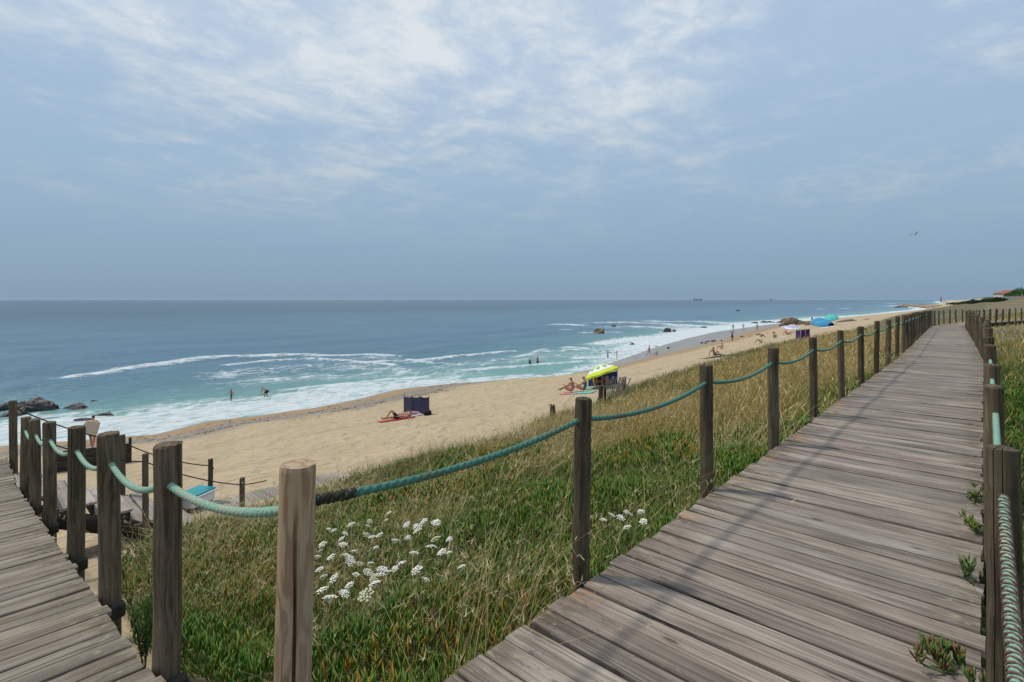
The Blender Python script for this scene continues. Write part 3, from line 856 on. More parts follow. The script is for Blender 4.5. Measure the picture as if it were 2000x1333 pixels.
land_fence = tag(empty('rope_fence', W(0.70, -0.05, -1.7)), 'round timber posts strung with pale green rope along the inland boardwalk edge', 'fence')
land_ends, lsag = [], []
for i in range(-1, 42):
    s = 2.55 + 1.83 * i if i >= 0 else 0.72
    u, v, z, h = path(s, -0.895)
    p = W(u, v, z - 0.02)
    place_post(land_fence, post_meshes, p, lean=0.012 if i < 6 else 0.03)
    land_ends.append(p + Vector((0, 0, 1.10 - ROPE_DROP)))
    lsag.append(0.10)
add_rope('rope', land_ends[:7], lsag, M['pale_rope'], land_fence)
add_rope('rope', land_ends[6:], lsag, M['pale_rope'], land_fence, step=0.25, n=5, lob=0.0)
# brown cord whipped round the nearest span of rope
pm = land_fence.matrix_basis.inverted()
rp = rope_line([pm @ e for e in land_ends[:2]], [0.10], 0.0025)
tg = np.gradient(rp, axis=0); tg /= np.linalg.norm(tg, axis=1, keepdims=True)
aa = np.cross(tg, [0, 0, 1.0]); aa /= np.linalg.norm(aa, axis=1, keepdims=True); bb = np.cross(aa, tg)
ph = np.arange(len(rp)) * 0.0025 / 0.022 * 2 * np.pi
hel = rp + 0.0165 * (np.cos(ph)[:, None] * aa + np.sin(ph)[:, None] * bb)
V, T = tube_np(hel, 0.0032, 4)
obj('cord_wrapping', mesh_np('cord_wrapping', V, T, M['brown_cord'], True), land_fence)

# ramp fence
ramp_fence = tag(empty('rope_fence', W(0.69, 2.9, -1.75)), 'dark mossy timber posts with frayed mint green rope beside the descending ramp', 'fence')
ramp_posts = [post_mesh('post', 0.058 + 0.003 * (k % 2), 1.09, M['post'], 130 + k, bury=1.2) for k in range(4)]
ends = []
RV = [2.92, 4.28, 5.72, 7.55, 9.05, 10.55]
for v in RV:
    p = W(0.69, v, ramp_z(v) - 0.03)
    place_post(ramp_fence, ramp_posts, p, lean=0.012)
    ends.append(p + Vector((0, 0, 1.10 - 0.20)))
    box('post_block', ramp_fence.matrix_basis.inverted() @ W(0.715, v - 0.075, ramp_z(v) - 0.10), (0.07, 0.085, 0.09), M['joist'], ramp_fence, 0.01)
ends = [new_top - Vector((0, 0, 0.15))] + ends
add_rope('rope', ends, [0.06, 0.10, 0.10, 0.10, 0.10, 0.10], M['pale_rope'], ramp_fence, r=0.0165, lob=0.08)
ends_r = ends

# stair railings: slim posts and thin dark rope
thin_posts = [post_mesh('post', 0.050, 1.12, M['beach_post'], 150 + k, 18, 1, 1.2) for k in range(4)]
near_rail = tag(empty('stair_railing', W(2.26, 10.93, -4.2)), 'slim brown posts with thin dark rope on the landward side of the stairs', 'railing')
far_rail = tag(empty('stair_railing', W(2.29, 12.93, -4.2)), 'slim brown posts with thin dark rope on the seaward side of the stairs', 'railing')
e = [W(0.69, 10.55, PLAT + 0.85)]
for u, zt in ((2.26, -2.73), (3.88, -3.57)):
    place_post(near_rail, thin_posts, W(u, 10.93, zt - 1.12), lean=0.01); e.append(W(u, 10.93, zt - 0.14))
e.append(W(4.35, 10.95, -3.75))
add_rope('rope', e, [0.10, 0.08, 0.01], M['dark_rope'], near_rail, r=0.011, step=0.08, n=6, lob=0)
e = []
for u, zt in ((0.69, -1.80), (2.29, -2.76), (3.9, -3.62)):
    place_post(far_rail, ramp_posts if u < 1 else thin_posts, W(u, 12.93, zt - 1.12), lean=0.01); e.append(W(u, 12.93, zt - 0.15))
e.append(W(3.98, 12.93, -3.86))
add_rope('rope', e, [0.07, 0.10, 0.0], M['dark_rope'], far_rail, r=0.012, step=0.08, n=6, lob=0)

# ================================================================== DUNE PLANTS
def blade_mesh(base, L, wd, az, lean, curve, col, tipcol=None, seg=2):
    N = len(base)
    t = np.linspace(0, 1, seg + 1)
    hor = np.stack([np.cos(az), np.sin(az), np.zeros(N)], -1)
    wa = az + np.pi / 2 + rng.uniform(-1.2, 1.2, N)
    wdir = np.stack([np.cos(wa), np.sin(wa), np.zeros(N)], -1)
    up = np.array([0, 0, 1.0])
    ctr = base[:, None, :] + hor[:, None, :] * ((lean[:, None] * t + curve[:, None] * t ** 2) * L[:, None])[..., None] \
        + up * ((t - 0.42 * np.clip(curve, 0, 1.5)[:, None] * t ** 2) * L[:, None])[..., None]
    wv = wd[:, None] * (1 - t[:-1]) ** 0.55
    A = ctr[:, :-1] - wdir[:, None, :] * wv[..., None] * 0.5
    B = ctr[:, :-1] + wdir[:, None, :] * wv[..., None] * 0.5
    V = np.concatenate([np.stack([A, B], 2).reshape(N, -1, 3), ctr[:, -1:]], 1)      # 2*seg+1 per blade
    nv = 2 * seg + 1
    f = []
    for i in range(seg - 1): f += [(2 * i, 2 * i + 1, 2 * i + 3), (2 * i, 2 * i + 3, 2 * i + 2)]
    f.append((2 * seg - 2, 2 * seg - 1, 2 * seg))
    F = (np.array(f)[None] + (np.arange(N) * nv)[:, None, None]).reshape(-1, 3)
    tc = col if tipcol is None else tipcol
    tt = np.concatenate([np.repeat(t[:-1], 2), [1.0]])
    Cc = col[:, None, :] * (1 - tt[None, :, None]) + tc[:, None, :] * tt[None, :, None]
    return V.reshape(-1, 3), F, Cc.reshape(-1, 3)
def finger_mesh(base, L, wd, az, lean, col, tipcol):
    # three-sided fleshy leaves
    N = len(base)
    hor = np.stack([np.cos(az), np.sin(az), np.zeros(N)], -1)
    side = np.stack([-np.sin(az), np.cos(az), np.zeros(N)], -1)
    ax = hor * lean[:, None] + np.array([0, 0, 1.0]); ax /= np.linalg.norm(ax, axis=1, keepdims=True)
    nrm = np.cross(side, ax)
    Vs, Cs = [], []
    for tl, wl in ((0.0, 0.55), (0.55, 1.0)):
        bend = hor * (-0.18 * lean * tl ** 2 * L)[:, None]
        c = base + ax * (L * tl)[:, None] + bend
        for k in range(3):
            a = k * 2 * np.pi / 3 + 0.4
            Vs.append(c + (side * math.cos(a) + nrm * math.sin(a)) * (wd * wl * 0.5)[:, None]); Cs.append(col * (1 - tl * .5) + tipcol * tl * .5)
    Vs.append(base + ax * L[:, None] - hor * (0.18 * lean * L)[:, None]); Cs.append(tipcol)
    V = np.stack(Vs, 1); Cc = np.stack(Cs, 1)
    f = []
    for k in range(3):
        k2 = (k + 1) % 3
        f += [(k, k2, 3 + k2), (k, 3 + k2, 3 + k), (3 + k, 3 + k2, 6)]
    F = (np.array(f)[None] + (np.arange(N) * 7)[:, None, None]).reshape(-1, 3)
    return V.reshape(-1, 3), F, Cc.reshape(-1, 3)
def merge(parts):
    Vs, Fs, Cs, o = [], [], [], 0
    for V, F, c in parts:
        Vs.append(V); Fs.append(F + o); Cs.append(c); o += len(V)
    return np.concatenate(Vs), np.concatenate(Fs), np.concatenate(Cs)
def pick(cols, wts, n, jit=0.22):
    wts = np.array(wts, float); wts /= wts.sum()
    c = np.array(cols)[rng.choice(len(cols), n, p=wts)]
    return c * (1 + rng.uniform(-jit, jit, (n, 1))) * (1 + rng.uniform(-.06, .06, (n, 3)))
def pts_to(u, v, lift=0.0): return np.stack([-v, u, EYE + ground(u, v) + lift], -1)

def scatter(n, u0, u1, r0, r1, dmin, dmax, seaward=True):
    u = rng.uniform(u0, u1, n); 
    wv = walk_v(u)
    if seaward:
        lim = veg_limit(u) + 0.6
        v = wv + r0 + rng.uniform(0, 1, n) * (np.minimum(lim, wv + r1) - wv - r0)
        ok = (v < lim) & (v > wv + r0)
    else:
        v = wv - rng.uniform(r0, r1, n); ok = np.ones(n, bool)
    d = np.hypot(u, v); ok &= (d > dmin) & (d <= dmax)
    u, v = u[ok], v[ok]
    if seaward:
        keep = rng.uniform(0, 1, len(u)) < veg_mask(u, v); u, v = u[keep], v[keep]
    return u, v
def matz(u, v): return 0.03 + 0.16 * smooth(fbm(u * 1.1, v * 1.1, 91), 0.35, 0.7)
ICE = [(.050, .120, .012), (.072, .155, .016), (.105, .185, .020), (.20, .20, .025), (.36, .18, .022), (.22, .07, .02)]
GRASS = [(.070, .120, .018), (.105, .150, .025), (.17, .175, .045), (.27, .23, .09)]
STRAW = [(.48, .365, .165), (.56, .45, .24), (.38, .28, .11), (.30, .25, .08)]
GOLD = [(.44, .315, .11), (.54, .405, .18), (.34, .25, .07), (.17, .17, .03)]
MARRAM = [(.15, .17, .065), (.22, .215, .095), (.31, .27, .145), (.10, .13, .04)]

ZONES = [  # u0, u1, dmin, dmax, counts (ice, grass, straw, marram, gold), width factor, segments
    (0.9, 7.5, 0.0, 6.8, (60000, 34000, 13000, 9000, 6000), 1.0, 3),
    (0.9, 20, 6.8, 17, (62000, 58000, 24000, 42000, 60000), 1.9, 2),
    (6, 52, 17, 46, (26000, 40000, 12000, 42000, 64000), 3.6, 2),
    (30, 150, 46, 170, (6000, 26000, 6000, 22000, 40000), 9.0, 1),
]
ice_parts, grass_parts, dry_parts = [], [], []
for u0, u1, dmin, dmax, (ni, ng, ns, nm, nd), wf, sg in ZONES:
    # ice plant mats
    u, v = scatter(ni, u0, u1, 0.86, 13, dmin, dmax)
    cover = fbm(u * 0.5, v * 0.5, 95)
    k = rng.uniform(0, 1, len(u)) < smooth(cover + 0.18 * (u < 9), 0.30, 0.55) * (1 - 0.55 * smooth(u, 17, 28)); u, v = u[k], v[k]
    n = len(u)
    hot = fbm(u * 0.9 + 7, v * 0.9, 97) + 0.24 * smooth(v, 3.2, 5.5) * smooth(u, 3, 6) - 0.05
    wi = np.clip((hot - 0.50) * 4, 0, 1)
    cg = pick(ICE[:4], [4, 5, 3, 0.6], n); ch = pick(ICE[2:], [3, 4, 3, .5], n)
    c = np.where((rng.uniform(0, 1, n) < wi * 0.6 + 0.03)[:, None], ch, cg)
    tip = np.where((rng.uniform(0, 1, n) < 0.04 + 0.35 * wi)[:, None], pick(ICE[3:], [4, 2, 1], n), c * 1.15)
    L = rng.uniform(.065, .15, n) * (1 + 0.12 * (wf - 1)); wd = rng.uniform(.012, .019, n) * wf ** 0.75
    base = pts_to(u, v); base[:, 2] += matz(u, v) * rng.uniform(0.35, 1.0, n)
    az = rng.uniform(0, 6.28, n); ln = rng.uniform(.05, 1.0, n)
    if wf < 3: ice_parts.append(finger_mesh(base, L, wd, az, ln, c, tip))
    else: ice_parts.append(blade_mesh(base, L * 1.5, wd * 1.3, az, ln * .5, ln * .2, c, tip, 1))
    # green grass
    u, v = scatter(ng, u0, u1, 0.84, 13.2, dmin, dmax)
    k = rng.uniform(0, 1, len(u)) < smooth(fbm(u * 0.8 + 3, v * 0.8, 99), 0.30, 0.6); u, v = u[k], v[k]; n = len(u)
    c = pick(GRASS, [4, 4, 3, 2], n)
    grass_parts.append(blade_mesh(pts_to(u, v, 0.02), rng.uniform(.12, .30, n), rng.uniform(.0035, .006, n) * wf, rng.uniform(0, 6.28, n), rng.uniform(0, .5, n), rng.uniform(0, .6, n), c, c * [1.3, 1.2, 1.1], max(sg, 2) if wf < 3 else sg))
    # long dead stems, leaning and crossing, in drifts
    u, v = scatter(ns, u0, u1, 0.9, 12.5, dmin, dmax)
    k = rng.uniform(0, 1, len(u)) < smooth(fbm(u * 0.9 + 13, v * 0.9, 101), 0.36, 0.66); u, v = u[k], v[k]; n = len(u)
    c = pick(STRAW, [4, 3, 2, 1], n)
    L = rng.uniform(.30, 1.0, n) * (0.55 + 0.45 * rng.uniform(0, 1, n)); az = rng.normal(0.6, 1.3, n); ln = np.abs(rng.normal(.25, .35, n)); cv = rng.uniform(0, .7, n)
    b0 = pts_to(u, v, 0.04)
    dry_parts.append(blade_mesh(b0, L, rng.uniform(.0028, .0045, n) * wf, az, ln, cv, c, None, sg + 1 if wf < 3 else sg))
    if wf < 3:                       # nodding oat-like spikelets on many of them
        hk = rng.uniform(0, 1, n) < 0.5
        hb, hL, ha, hl, hc = b0[hk], L[hk], az[hk], ln[hk], cv[hk]
        for j in range(6):
            t = rng.uniform(0.72, 1.0, len(hb))
            hor = np.stack([np.cos(ha), np.sin(ha), 0 * ha], -1)
            pp = hb + hor * ((hl * t + hc * t * t) * hL)[:, None] + np.array([0, 0, 1.0]) * ((t - .42 * hc * t * t) * hL)[:, None]
            m = len(pp)
            pp[:, :2] += rng.uniform(-.02, .02, (m, 2))
            dry_parts.append(blade_mesh(pp, rng.uniform(.018, .032, m), rng.uniform(.004, .007, m) * wf ** .6, rng.uniform(0, 6.28, m), rng.uniform(.3, 2.2, m), rng.uniform(-.2, .4, m), pick(STRAW[:2] + [(.50, .44, .28)], [1, 2, 2], m), None, 2))
    # marram-like fringe on the seaward brow
    u, v = scatter(nm, u0, u1, 3.5, 14, dmin, dmax)
    e = veg_limit(u) - v
    k = rng.uniform(0, 1, len(u)) < (1 - smooth(e, 1.0, 3.4)) * smooth(fbm(u * 0.6, v * 0.6, 103), 0.25, 0.5); u, v = u[k], v[k]; n = len(u)
    c = pick(MARRAM, [4, 4, 2, 2], n)
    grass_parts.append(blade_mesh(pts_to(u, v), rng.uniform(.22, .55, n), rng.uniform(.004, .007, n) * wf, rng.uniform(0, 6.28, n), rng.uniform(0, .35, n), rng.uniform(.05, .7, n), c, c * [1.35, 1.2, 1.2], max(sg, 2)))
    # tall golden grass beside the walk further north
    u, v = scatter(nd, u0, u1, 0.88, 9.0, dmin, dmax)
    r = v - walk_v(u)
    k = rng.uniform(0, 1, len(u)) < smooth(u - 0.35 * r, 4.5, 10.5) * (1 - 0.55 * smooth(r, 4, 9)) * smooth(fbm(u * 0.45, v * 0.45, 105) + 0.12, 0.30, 0.55); u, v, r = u[k], v[k], r[k]; n = len(u)
    c = pick(GOLD, [4, 4, 3, 2], n)
    hgt = np.clip(0.25 + 0.65 * smooth(r, .9, 2.2), .2, .8) * (1 - 0.35 * smooth(u, 25, 45))
    gb, gL, ga, gl_, gc = pts_to(u, v), rng.uniform(.45, 1.0, n) * hgt, rng.uniform(0, 6.28, n), rng.uniform(0, .28, n), rng.uniform(.0, .6, n)
    dry_parts.append(blade_mesh(gb, gL, rng.uniform(.003, .005, n) * wf, ga, gl_, gc, c, c * [1.15, 1.1, 1.0], max(sg, 2)))
    hk = rng.uniform(0, 1, n) < 0.30                       # pale seed heads
    t = .86; hor = np.stack([np.cos(ga), np.sin(ga), 0 * ga], -1)
    pp = (gb + hor * ((gl_ * t + gc * t * t) * gL)[:, None] + np.array([0, 0, 1.0]) * ((t - .42 * gc * t * t) * gL)[:, None])[hk]; m = len(pp)
    dry_parts.append(blade_mesh(pp, rng.uniform(.05, .11, m), rng.uniform(.006, .010, m) * wf, ga[hk], rng.uniform(.1, .9, m), gc[hk], pick([(.60, .48, .25), (.50, .36, .15), (.42, .27, .12)], [3, 2, 1], m), None, 2))
# inland side of the boardwalk
IN_G = [(.050, .115, .018), (.075, .150, .024), (.11, .16, .03), (.17, .17, .05)]
for n0, u0, u1, r1, wf in ((26000, 0.5, 9, 3.0, 1.3), (30000, 6, 30, 7.0, 2.6), (22000, 28, 130, 30.0, 7.0)):
    u, v = scatter(n0, u0, u1, 0.90, r1, 0, 1e4, False)
    k = rng.uniform(0, 1, len(u)) < smooth(fbm(u * 0.5, v * 0.5, 111), 0.25, 0.55); u, v = u[k], v[k]; n = len(u)
    far = smooth(u, 12, 30)
    c = np.where((rng.uniform(0, 1, n) < 0.15 + 0.7 * far)[:, None], pick(GOLD, [4, 3, 3, 2], n), pick(IN_G, [4, 4, 2, 1], n))
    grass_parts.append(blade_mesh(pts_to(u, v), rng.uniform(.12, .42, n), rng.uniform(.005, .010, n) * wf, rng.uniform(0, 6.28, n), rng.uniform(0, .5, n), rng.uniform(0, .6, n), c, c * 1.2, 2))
    k2 = u < 14
    uu_, vv_ = u[k2][:9000], v[k2][:9000]; n = len(uu_)
    c = pick(ICE[:5], [4, 5, 4, 2, 1], n)
    ice_parts.append(finger_mesh(pts_to(uu_, vv_, 0.03) + np.stack([0 * uu_, 0 * uu_, matz(uu_, vv_)], -1), rng.uniform(.05, .11, n), rng.uniform(.012, .018, n) * wf ** .6, rng.uniform(0, 6.28, n), rng.uniform(.05, .9, n), c, c * 1.2))
for nm_, parts, mt, lab, cat in (('ice_plant', ice_parts, 'succulent', 'fleshy green ice plant mats with orange tips covering the dune', 'ice plant'),
                       ('grass', grass_parts, 'leaf', 'green and grey-green grass growing through the dune plants', 'grass'),
                       ('dry_grass', dry_parts, 'straw', 'straw-coloured dry grass stems and seed heads on the dune', 'grass')):
    V, F, c = merge(parts)
    tag(obj(nm_, mesh_np(nm_, V, F, M[mt], False, np.clip(c, 0, 1))), lab, cat, kind='stuff')

# ------------------------------------------------------------------ wild carrot in flower
M['petal'] = plain('white_petal', (0.74, 0.74, 0.66), 0.7, 0.08, 90)
M['faded_petal'] = plain('faded_petal', (0.50, 0.50, 0.33), 0.7, 0.1, 90)
M['stem'] = plain('green_stem', (0.10, 0.14, 0.045), 0.6, 0.15, 30)
def umbel_mesh(seed, mat):
    r = random.Random(seed); parts = []
    nR = 22
    for i in range(nR):
        a = i * 2.39996; q = math.sqrt((i + .5) / nR)
        cx, cy = 0.038 * q * math.cos(a), 0.038 * q * math.sin(a)
        cz = 0.012 * (1 - q * q) + r.uniform(-.003, .003)
        rad = r.uniform(.0065, .0095)
        n = 7
        V = [(cx + rad * (1.0 if j % 2 else .72) * math.cos(j * 2 * math.pi / n), cy + rad * (1.0 if j % 2 else .72) * math.sin(j * 2 * math.pi / n), cz - .001 + r.uniform(-.001, .001)) for j in range(n)] + [(cx, cy, cz + .003)]
        parts.append((np.array(V), np.array([(j, (j + 1) % n, n) for j in range(n)])))
        parts.append((np.array([(0, -.0004, -.028), (0, .0006, -.028), (cx, cy, cz - .002)]), np.array([(0, 1, 2)])))
    V, T = join_np(parts)
    return mesh_np('flower_head', V, T, mat)
umbels = [umbel_mesh(k, M['petal']) for k in range(4)] + [umbel_mesh(9, M['faded_petal'])]
def stem_mesh(seed, Ln):
    r = random.Random(seed)
    b1, b2 = r.uniform(-.05, .05), r.uniform(-.05, .05)
    pts = [(b1 * math.sin(t * 1.57) - b1, b2 * math.sin(t * 1.57) - b2, -Ln + Ln * t - .026) for t in np.linspace(0, 1, 7)]
    main = tube_np(pts, np.linspace(.0028, .0016, 7), 4)
    parts = [main]
    for j in range(7):                                     # feathery leaves low on the stem
        z = -Ln + Ln * r.uniform(.1, .6); a = r.uniform(0, 6.28)
        for q in range(5):
            l0 = 0.02 + q * .012; da = r.uniform(-.5, .5)
            p = np.array([l0 * math.cos(a), l0 * math.sin(a), z + .01 * q])
            e = p + .022 * np.array([math.cos(a + da), math.sin(a + da), r.uniform(-.2, .5)])
            sd_ = .0025 * np.array([-math.sin(a + da), math.cos(a + da), 0])
            parts.append((np.array([p - sd_, p + sd_, e]), np.array([(0, 1, 2)])))
    V, T = join_np(parts)
    return mesh_np('stem', V, T, M['stem'])
stems = [stem_mesh(k, 0.42) for k in range(5)]
FL = [(400,490),(428,497),(490,515),(470,545),(525,465),(625,447),(615,473),(733,400),(718,440),(830,465),(888,480),(880,505),(925,447),(990,455),(990,545),(1065,545),
      (965,590),(1022,617),(1062,620),(870,622),(660,592),(680,523),(640,535),(608,522),(765,552),(835,537),(540,612),(355,610),(365,575),(413,645),(498,635),(520,665),
      (570,682),(630,678),(350,712),(340,640),(375,750),(430,760),(365,825),(408,868),(515,798),(650,760),(655,790),(685,742),(728,725),(695,712),(800,680),(885,715),
      (935,768),(485,845),(605,852),(1132,697),(765,708),(620,730),(550,740),(480,575)]
FL = [(500 + x * .3549, 860 + y * .3549, 0) for x, y in FL]
FL2 = [(620,230),(678,197),(775,172),(800,190),(740,215),(875,173),(893,240),(783,280)]
FL += [(1000 + x * .2874, 950 + y * .2874, 1) for x, y in FL2]
for i, (px, py, grp) in enumerate(FL):
    du, dv, dz = ray(px, py)
    hgt = random.uniform(.36, .50) if grp == 0 else random.uniform(.25, .34)
    dd = np.linspace(1.8, 9, 1500)
    k = int(np.argmax(dz * dd < ground(du * dd, dv * dd) + hgt))
    d = dd[k]; u, v, z = du * d, dv * d, dz * d
    e = empty('wild_carrot', W(u, v, z - hgt), (0, 0, random.uniform(0, 6.28)))
    if grp == 0: tag(e, 'white lacy wild carrot flower in the clump beside the pale new post', 'flower', 'wild carrot beside the pale post')
    else: tag(e, 'small white wild carrot flower at the boardwalk edge between two dark posts', 'flower', 'wild carrot at the boardwalk edge')
    sc = random.uniform(.62, 1.12) * (0.8 if grp else 1.0)
    h = obj('flower_head', umbels[4] if i % 9 == 5 else umbels[i % 4], e, (0, 0, hgt), (random.uniform(-.5, .5), random.uniform(-.5, .5), random.uniform(0, 6)))
    h.scale = (sc, sc, sc)
    s_ = obj('stem', stems[i % 5], e, (0, 0, hgt)); s_.scale = (1, 1, hgt / 0.445)

# ------------------------------------------------------------------ single plants
def sprig(name, label, cat, loc, n, spread, Lr, cols, wts, tips, lean_dir, seed, wd=(.010, .016)):
    e = tag(empty(name, loc), label, cat)
    r = np.random.default_rng(seed)
    cl = max(2, n // 7)
    bs, azs = [], []
    stem_parts = []
    for k in range(cl):
        t = (k + 1) / cl
        c = np.array([lean_dir[0] * spread * t + r.normal(0, .03), lean_dir[1] * spread * t + r.normal(0, .05), 0.01 + 0.07 * r.uniform(0.0, 1.1)])
        stem_parts.append(tube_np(np.array([(0, 0, -.12), tuple(c * [.5, .5, .35]), tuple(c)]), np.array([.006, .005, .004]), 5))
        bs.append(np.repeat(c[None], n // cl, 0) + r.normal(0, .008, (n // cl, 3)))
    b_ = np.concatenate(bs); m = len(b_)
    col = np.array(cols)[r.choice(len(cols), m, p=np.array(wts) / sum(wts))] * r.uniform(.8, 1.2, (m, 1))
    tp = np.array(tips)[r.choice(len(tips), m)]
    V, F, c = finger_mesh(b_, r.uniform(*Lr, m), r.uniform(*wd, m), r.uniform(0, 6.28, m), r.uniform(.1, 1.1, m), col, tp)
    obj('leaves', mesh_np('leaves', V, F, M['succulent'], False, np.clip(c, 0, 1)), e)
    V, T = join_np(stem_parts)
    obj('stem', mesh_np('stem', V, T, M['stem'], True), e)
    return e
toCam = (-0.6, 0.0)
sprig('ice_plant_sprig', 'reddish ice plant sprig creeping over the plank ends beside the nearest inland post', 'ice plant', W(2.93, 0.05, -1.62), 130, 0.20, (.04, .08),
      [(.055, .12, .02), (.10, .13, .03), (.20, .06, .035), (.15, .04, .03)], [6, 4, 1, 1], [(.24, .08, .05), (.10, .17, .04), (.12, .18, .04), (.18, .06, .04)], (-0.8, 0.1), 3)
sprig('ice_plant_sprig', 'small green ice plant shoot poking over the planks behind the nearest inland post', 'ice plant', W(3.9, 0.03, -1.62), 34, 0.07, (.06, .10),
      [(.05, .11, .03), (.07, .14, .04)], [1, 1], [(.10, .17, .05), (.16, .15, .05)], (-0.8, 0.1), 4)
sprig('leafy_shoot', 'upright yellow-green leafy shoot at the inland plank ends', 'plant', W(4.75, 0.03, -1.6), 90, 0.07, (.03, .055),
      [(.12, .17, .03), (.17, .19, .04), (.08, .13, .02)], [2, 1, 1], [(.22, .22, .06), (.16, .2, .05)], (-0.6, 0.3), 5)
sprig('leafy_shoot', 'yellow-green leafy shoot at the inland plank ends, shorter and darker', 'plant', W(5.5, 0.03, -1.6), 70, 0.07, (.03, .05),
      [(.09, .14, .025), (.06, .11, .02)], [2, 1], [(.16, .18, .05), (.12, .16, .04)], (-0.6, 0.3), 6)
# tall weed beside the ramp
wl = tag(empty('weed', W(0.86, 4.18, G(0.86, 4.18))), 'tall feathery green weed growing against a dark ramp post', 'plant')
r_ = np.random.default_rng(8)
parts = []
bb_ = []
hW = 0.50
for k in range(4):
    ax_, ay_ = r_.normal(0, .05), r_.normal(0, .05)
    parts.append(tube_np([(0, 0, -.05), (ax_ * .5, ay_ * .5, hW * .5), (ax_, ay_, hW * r_.uniform(.7, 1))], np.array([.006, .005, .002]), 5))
    for j in range(60):
        t = r_.uniform(.15, .98); bb_.append((ax_ * t + r_.normal(0, .012), ay_ * t + r_.normal(0, .012), hW * t * .95))
bb_ = np.array(bb_); n = len(bb_)
V, F, c = blade_mesh(bb_, r_.uniform(.05, .10, n), r_.uniform(.008, .014, n), r_.uniform(0, 6.28, n), r_.uniform(.2, .9, n), r_.uniform(0, .5, n), pick([(.05, .11, .025), (.08, .14, .03)], [1, 1], n), None, 2)
obj('leaves', mesh_np('leaves', V, F, M['leaf'], False, np.clip(c, 0, 1)), wl)
V, T = join_np(parts); obj('stem', mesh_np('stem', V, T, M['stem'], True), wl)

# shrubs inland of the fence
def shrub(label, u, v, R, H, n, cols, seed, group=None):
    r = np.random.default_rng(seed)
    e = tag(empty('shrub', W(u, v, G(u, v))), label, 'shrub', group)
    a = r.uniform(0, 6.28, n); q = R * np.sqrt(r.uniform(0, 1, n)); lump = 0.7 + 0.5 * vnoise(np.cos(a) * 2 + q * 3, np.sin(a) * 2 + q * 2, seed)
    z = H * np.sqrt(np.clip(1 - (q / R) ** 2, 0.02, 1)) * r.uniform(.25, 1.0, n) ** .5 * lump
    b_ = np.stack([q * np.cos(a), q * np.sin(a), z], -1)
    c = np.array(cols)[r.choice(len(cols), n)] * r.uniform(.75, 1.25, (n, 1))
    V, F, c = blade_mesh(b_, r.uniform(.04, .085, n), r.uniform(.018, .034, n), r.uniform(0, 6.28, n), r.uniform(.2, 1.4, n), r.uniform(0, .5, n), c, None, 2)
    obj('foliage', mesh_np('foliage', V, F, M['leaf'], False, np.clip(c, 0, 1)), e)
    st = [tube_np([(0, 0, -.1), (R * .35 * math.cos(k * 1.3), R * .35 * math.sin(k * 1.3), H * .4), (R * .6 * math.cos(k * 1.3), R * .6 * math.sin(k * 1.3), H * .75)], np.array([.012, .008, .004]), 5) for k in range(5)]
    V, T = join_np(st); obj('stem', mesh_np('stem', V, T, M['stem'], True), e)
GRN = [(.06, .15, .015), (.09, .19, .02), (.05, .11, .015), (.13, .19, .03)]
shrub('low bright green shrub close behind the inland posts, the broadest one', 11.2, -1.25, 0.95, 0.66, 3200, GRN, 21)
shrub('yellow-green shrub behind the inland fence beside the nearest posts', 4.6, -0.85, 0.6, 0.42, 2200, [(.12, .18, .03), (.16, .19, .04), (.07, .13, .02)], 22)
shrub('small dark green shrub crowding the inland fence, between the two larger shrubs', 7.6, -0.85, 0.6, 0.45, 2000, GRN[:1] + [(.04, .09, .015)], 23)

# ================================================================== ROCKS
def rock_material(name, dark, light, wetness):
    m, t, b = material(name)
    p = t.node('ShaderNodeTexCoord').outputs['Object']
    rnd = t.node('ShaderNodeObjectInfo').outputs['Random']
    p = t.vmath('ADD', p, t.node('ShaderNodeCombineXYZ', {0: t.math('MULTIPLY', rnd, 40.0)}).outputs[0])
    n = t.noise(t.mapping(p, scale=(1, 1, 2.2)), 1.6, 8, 0.68, 0.6)
    col = t.mix(t.step(n, 0.35, 0.68), dark, light)
    col = t.mix(t.math('MULTIPLY', t.step(t.noise(p, 3.5, 5), 0.55, 0.7), 0.5), col, tuple(c * .45 for c in dark))
    t.set(b.inputs['Base Color'], col); b.inputs['Roughness'].default_value = wetness
    t.set(b.inputs['Normal'], t.node('ShaderNodeBump', {'Height': n, 'Strength': 0.9, 'Distance': 0.25}).outputs[0])
    return m
M['wet_rock'] = rock_material('wet_rock', (0.022, 0.018, 0.017), (0.115, 0.092, 0.085), 0.42)
M['brown_rock'] = rock_material('brown_rock', (0.10, 0.073, 0.045), (0.33, 0.25, 0.155), 0.85)
M['pale_rock'] = rock_material('pale_rock', (0.24, 0.17, 0.125), (0.42, 0.31, 0.235), 0.85)
def rock_mesh(seed, sub=4):
    bm = bmesh.new(); bmesh.ops.create_icosphere(bm, subdivisions=sub, radius=1.0)
    co = np.array([v.co[:] for v in bm.verts])
    r = random.Random(seed)
    d = np.ones(len(co))
    for k in range(7):                                     # flat facets cut off the ball
        nv = np.array([r.gauss(0, 1), r.gauss(0, 1), r.gauss(0, .8)]); nv /= np.linalg.norm(nv)
        h = r.uniform(.45, .8); dp = co @ nv
        d = np.where(dp > 1e-3, np.minimum(d, h / np.maximum(dp, 1e-3)), d)
    a = np.arctan2(co[:, 1], co[:, 0])
    d = d * (0.74 + 0.42 * fbm(co[:, 0] * 2.4 + seed, co[:, 1] * 2.4 + co[:, 2] * 1.7, seed) + 0.16 * np.abs(vnoise(co[:, 2] * 6 + co[:, 0] * 2 + seed, a * 2.5, seed + 3) - .5) * 2 + 0.10 * (vnoise(co[:, 0] * 9 + seed, co[:, 1] * 9 + co[:, 2] * 8, seed + 5) - .5))
    co = co * d[:, None]
    co[:, 2] -= co[:, 2].min() * 0.0
    for v, c in zip(bm.verts, co): v.co = c
    return bm
rock_bank = {}
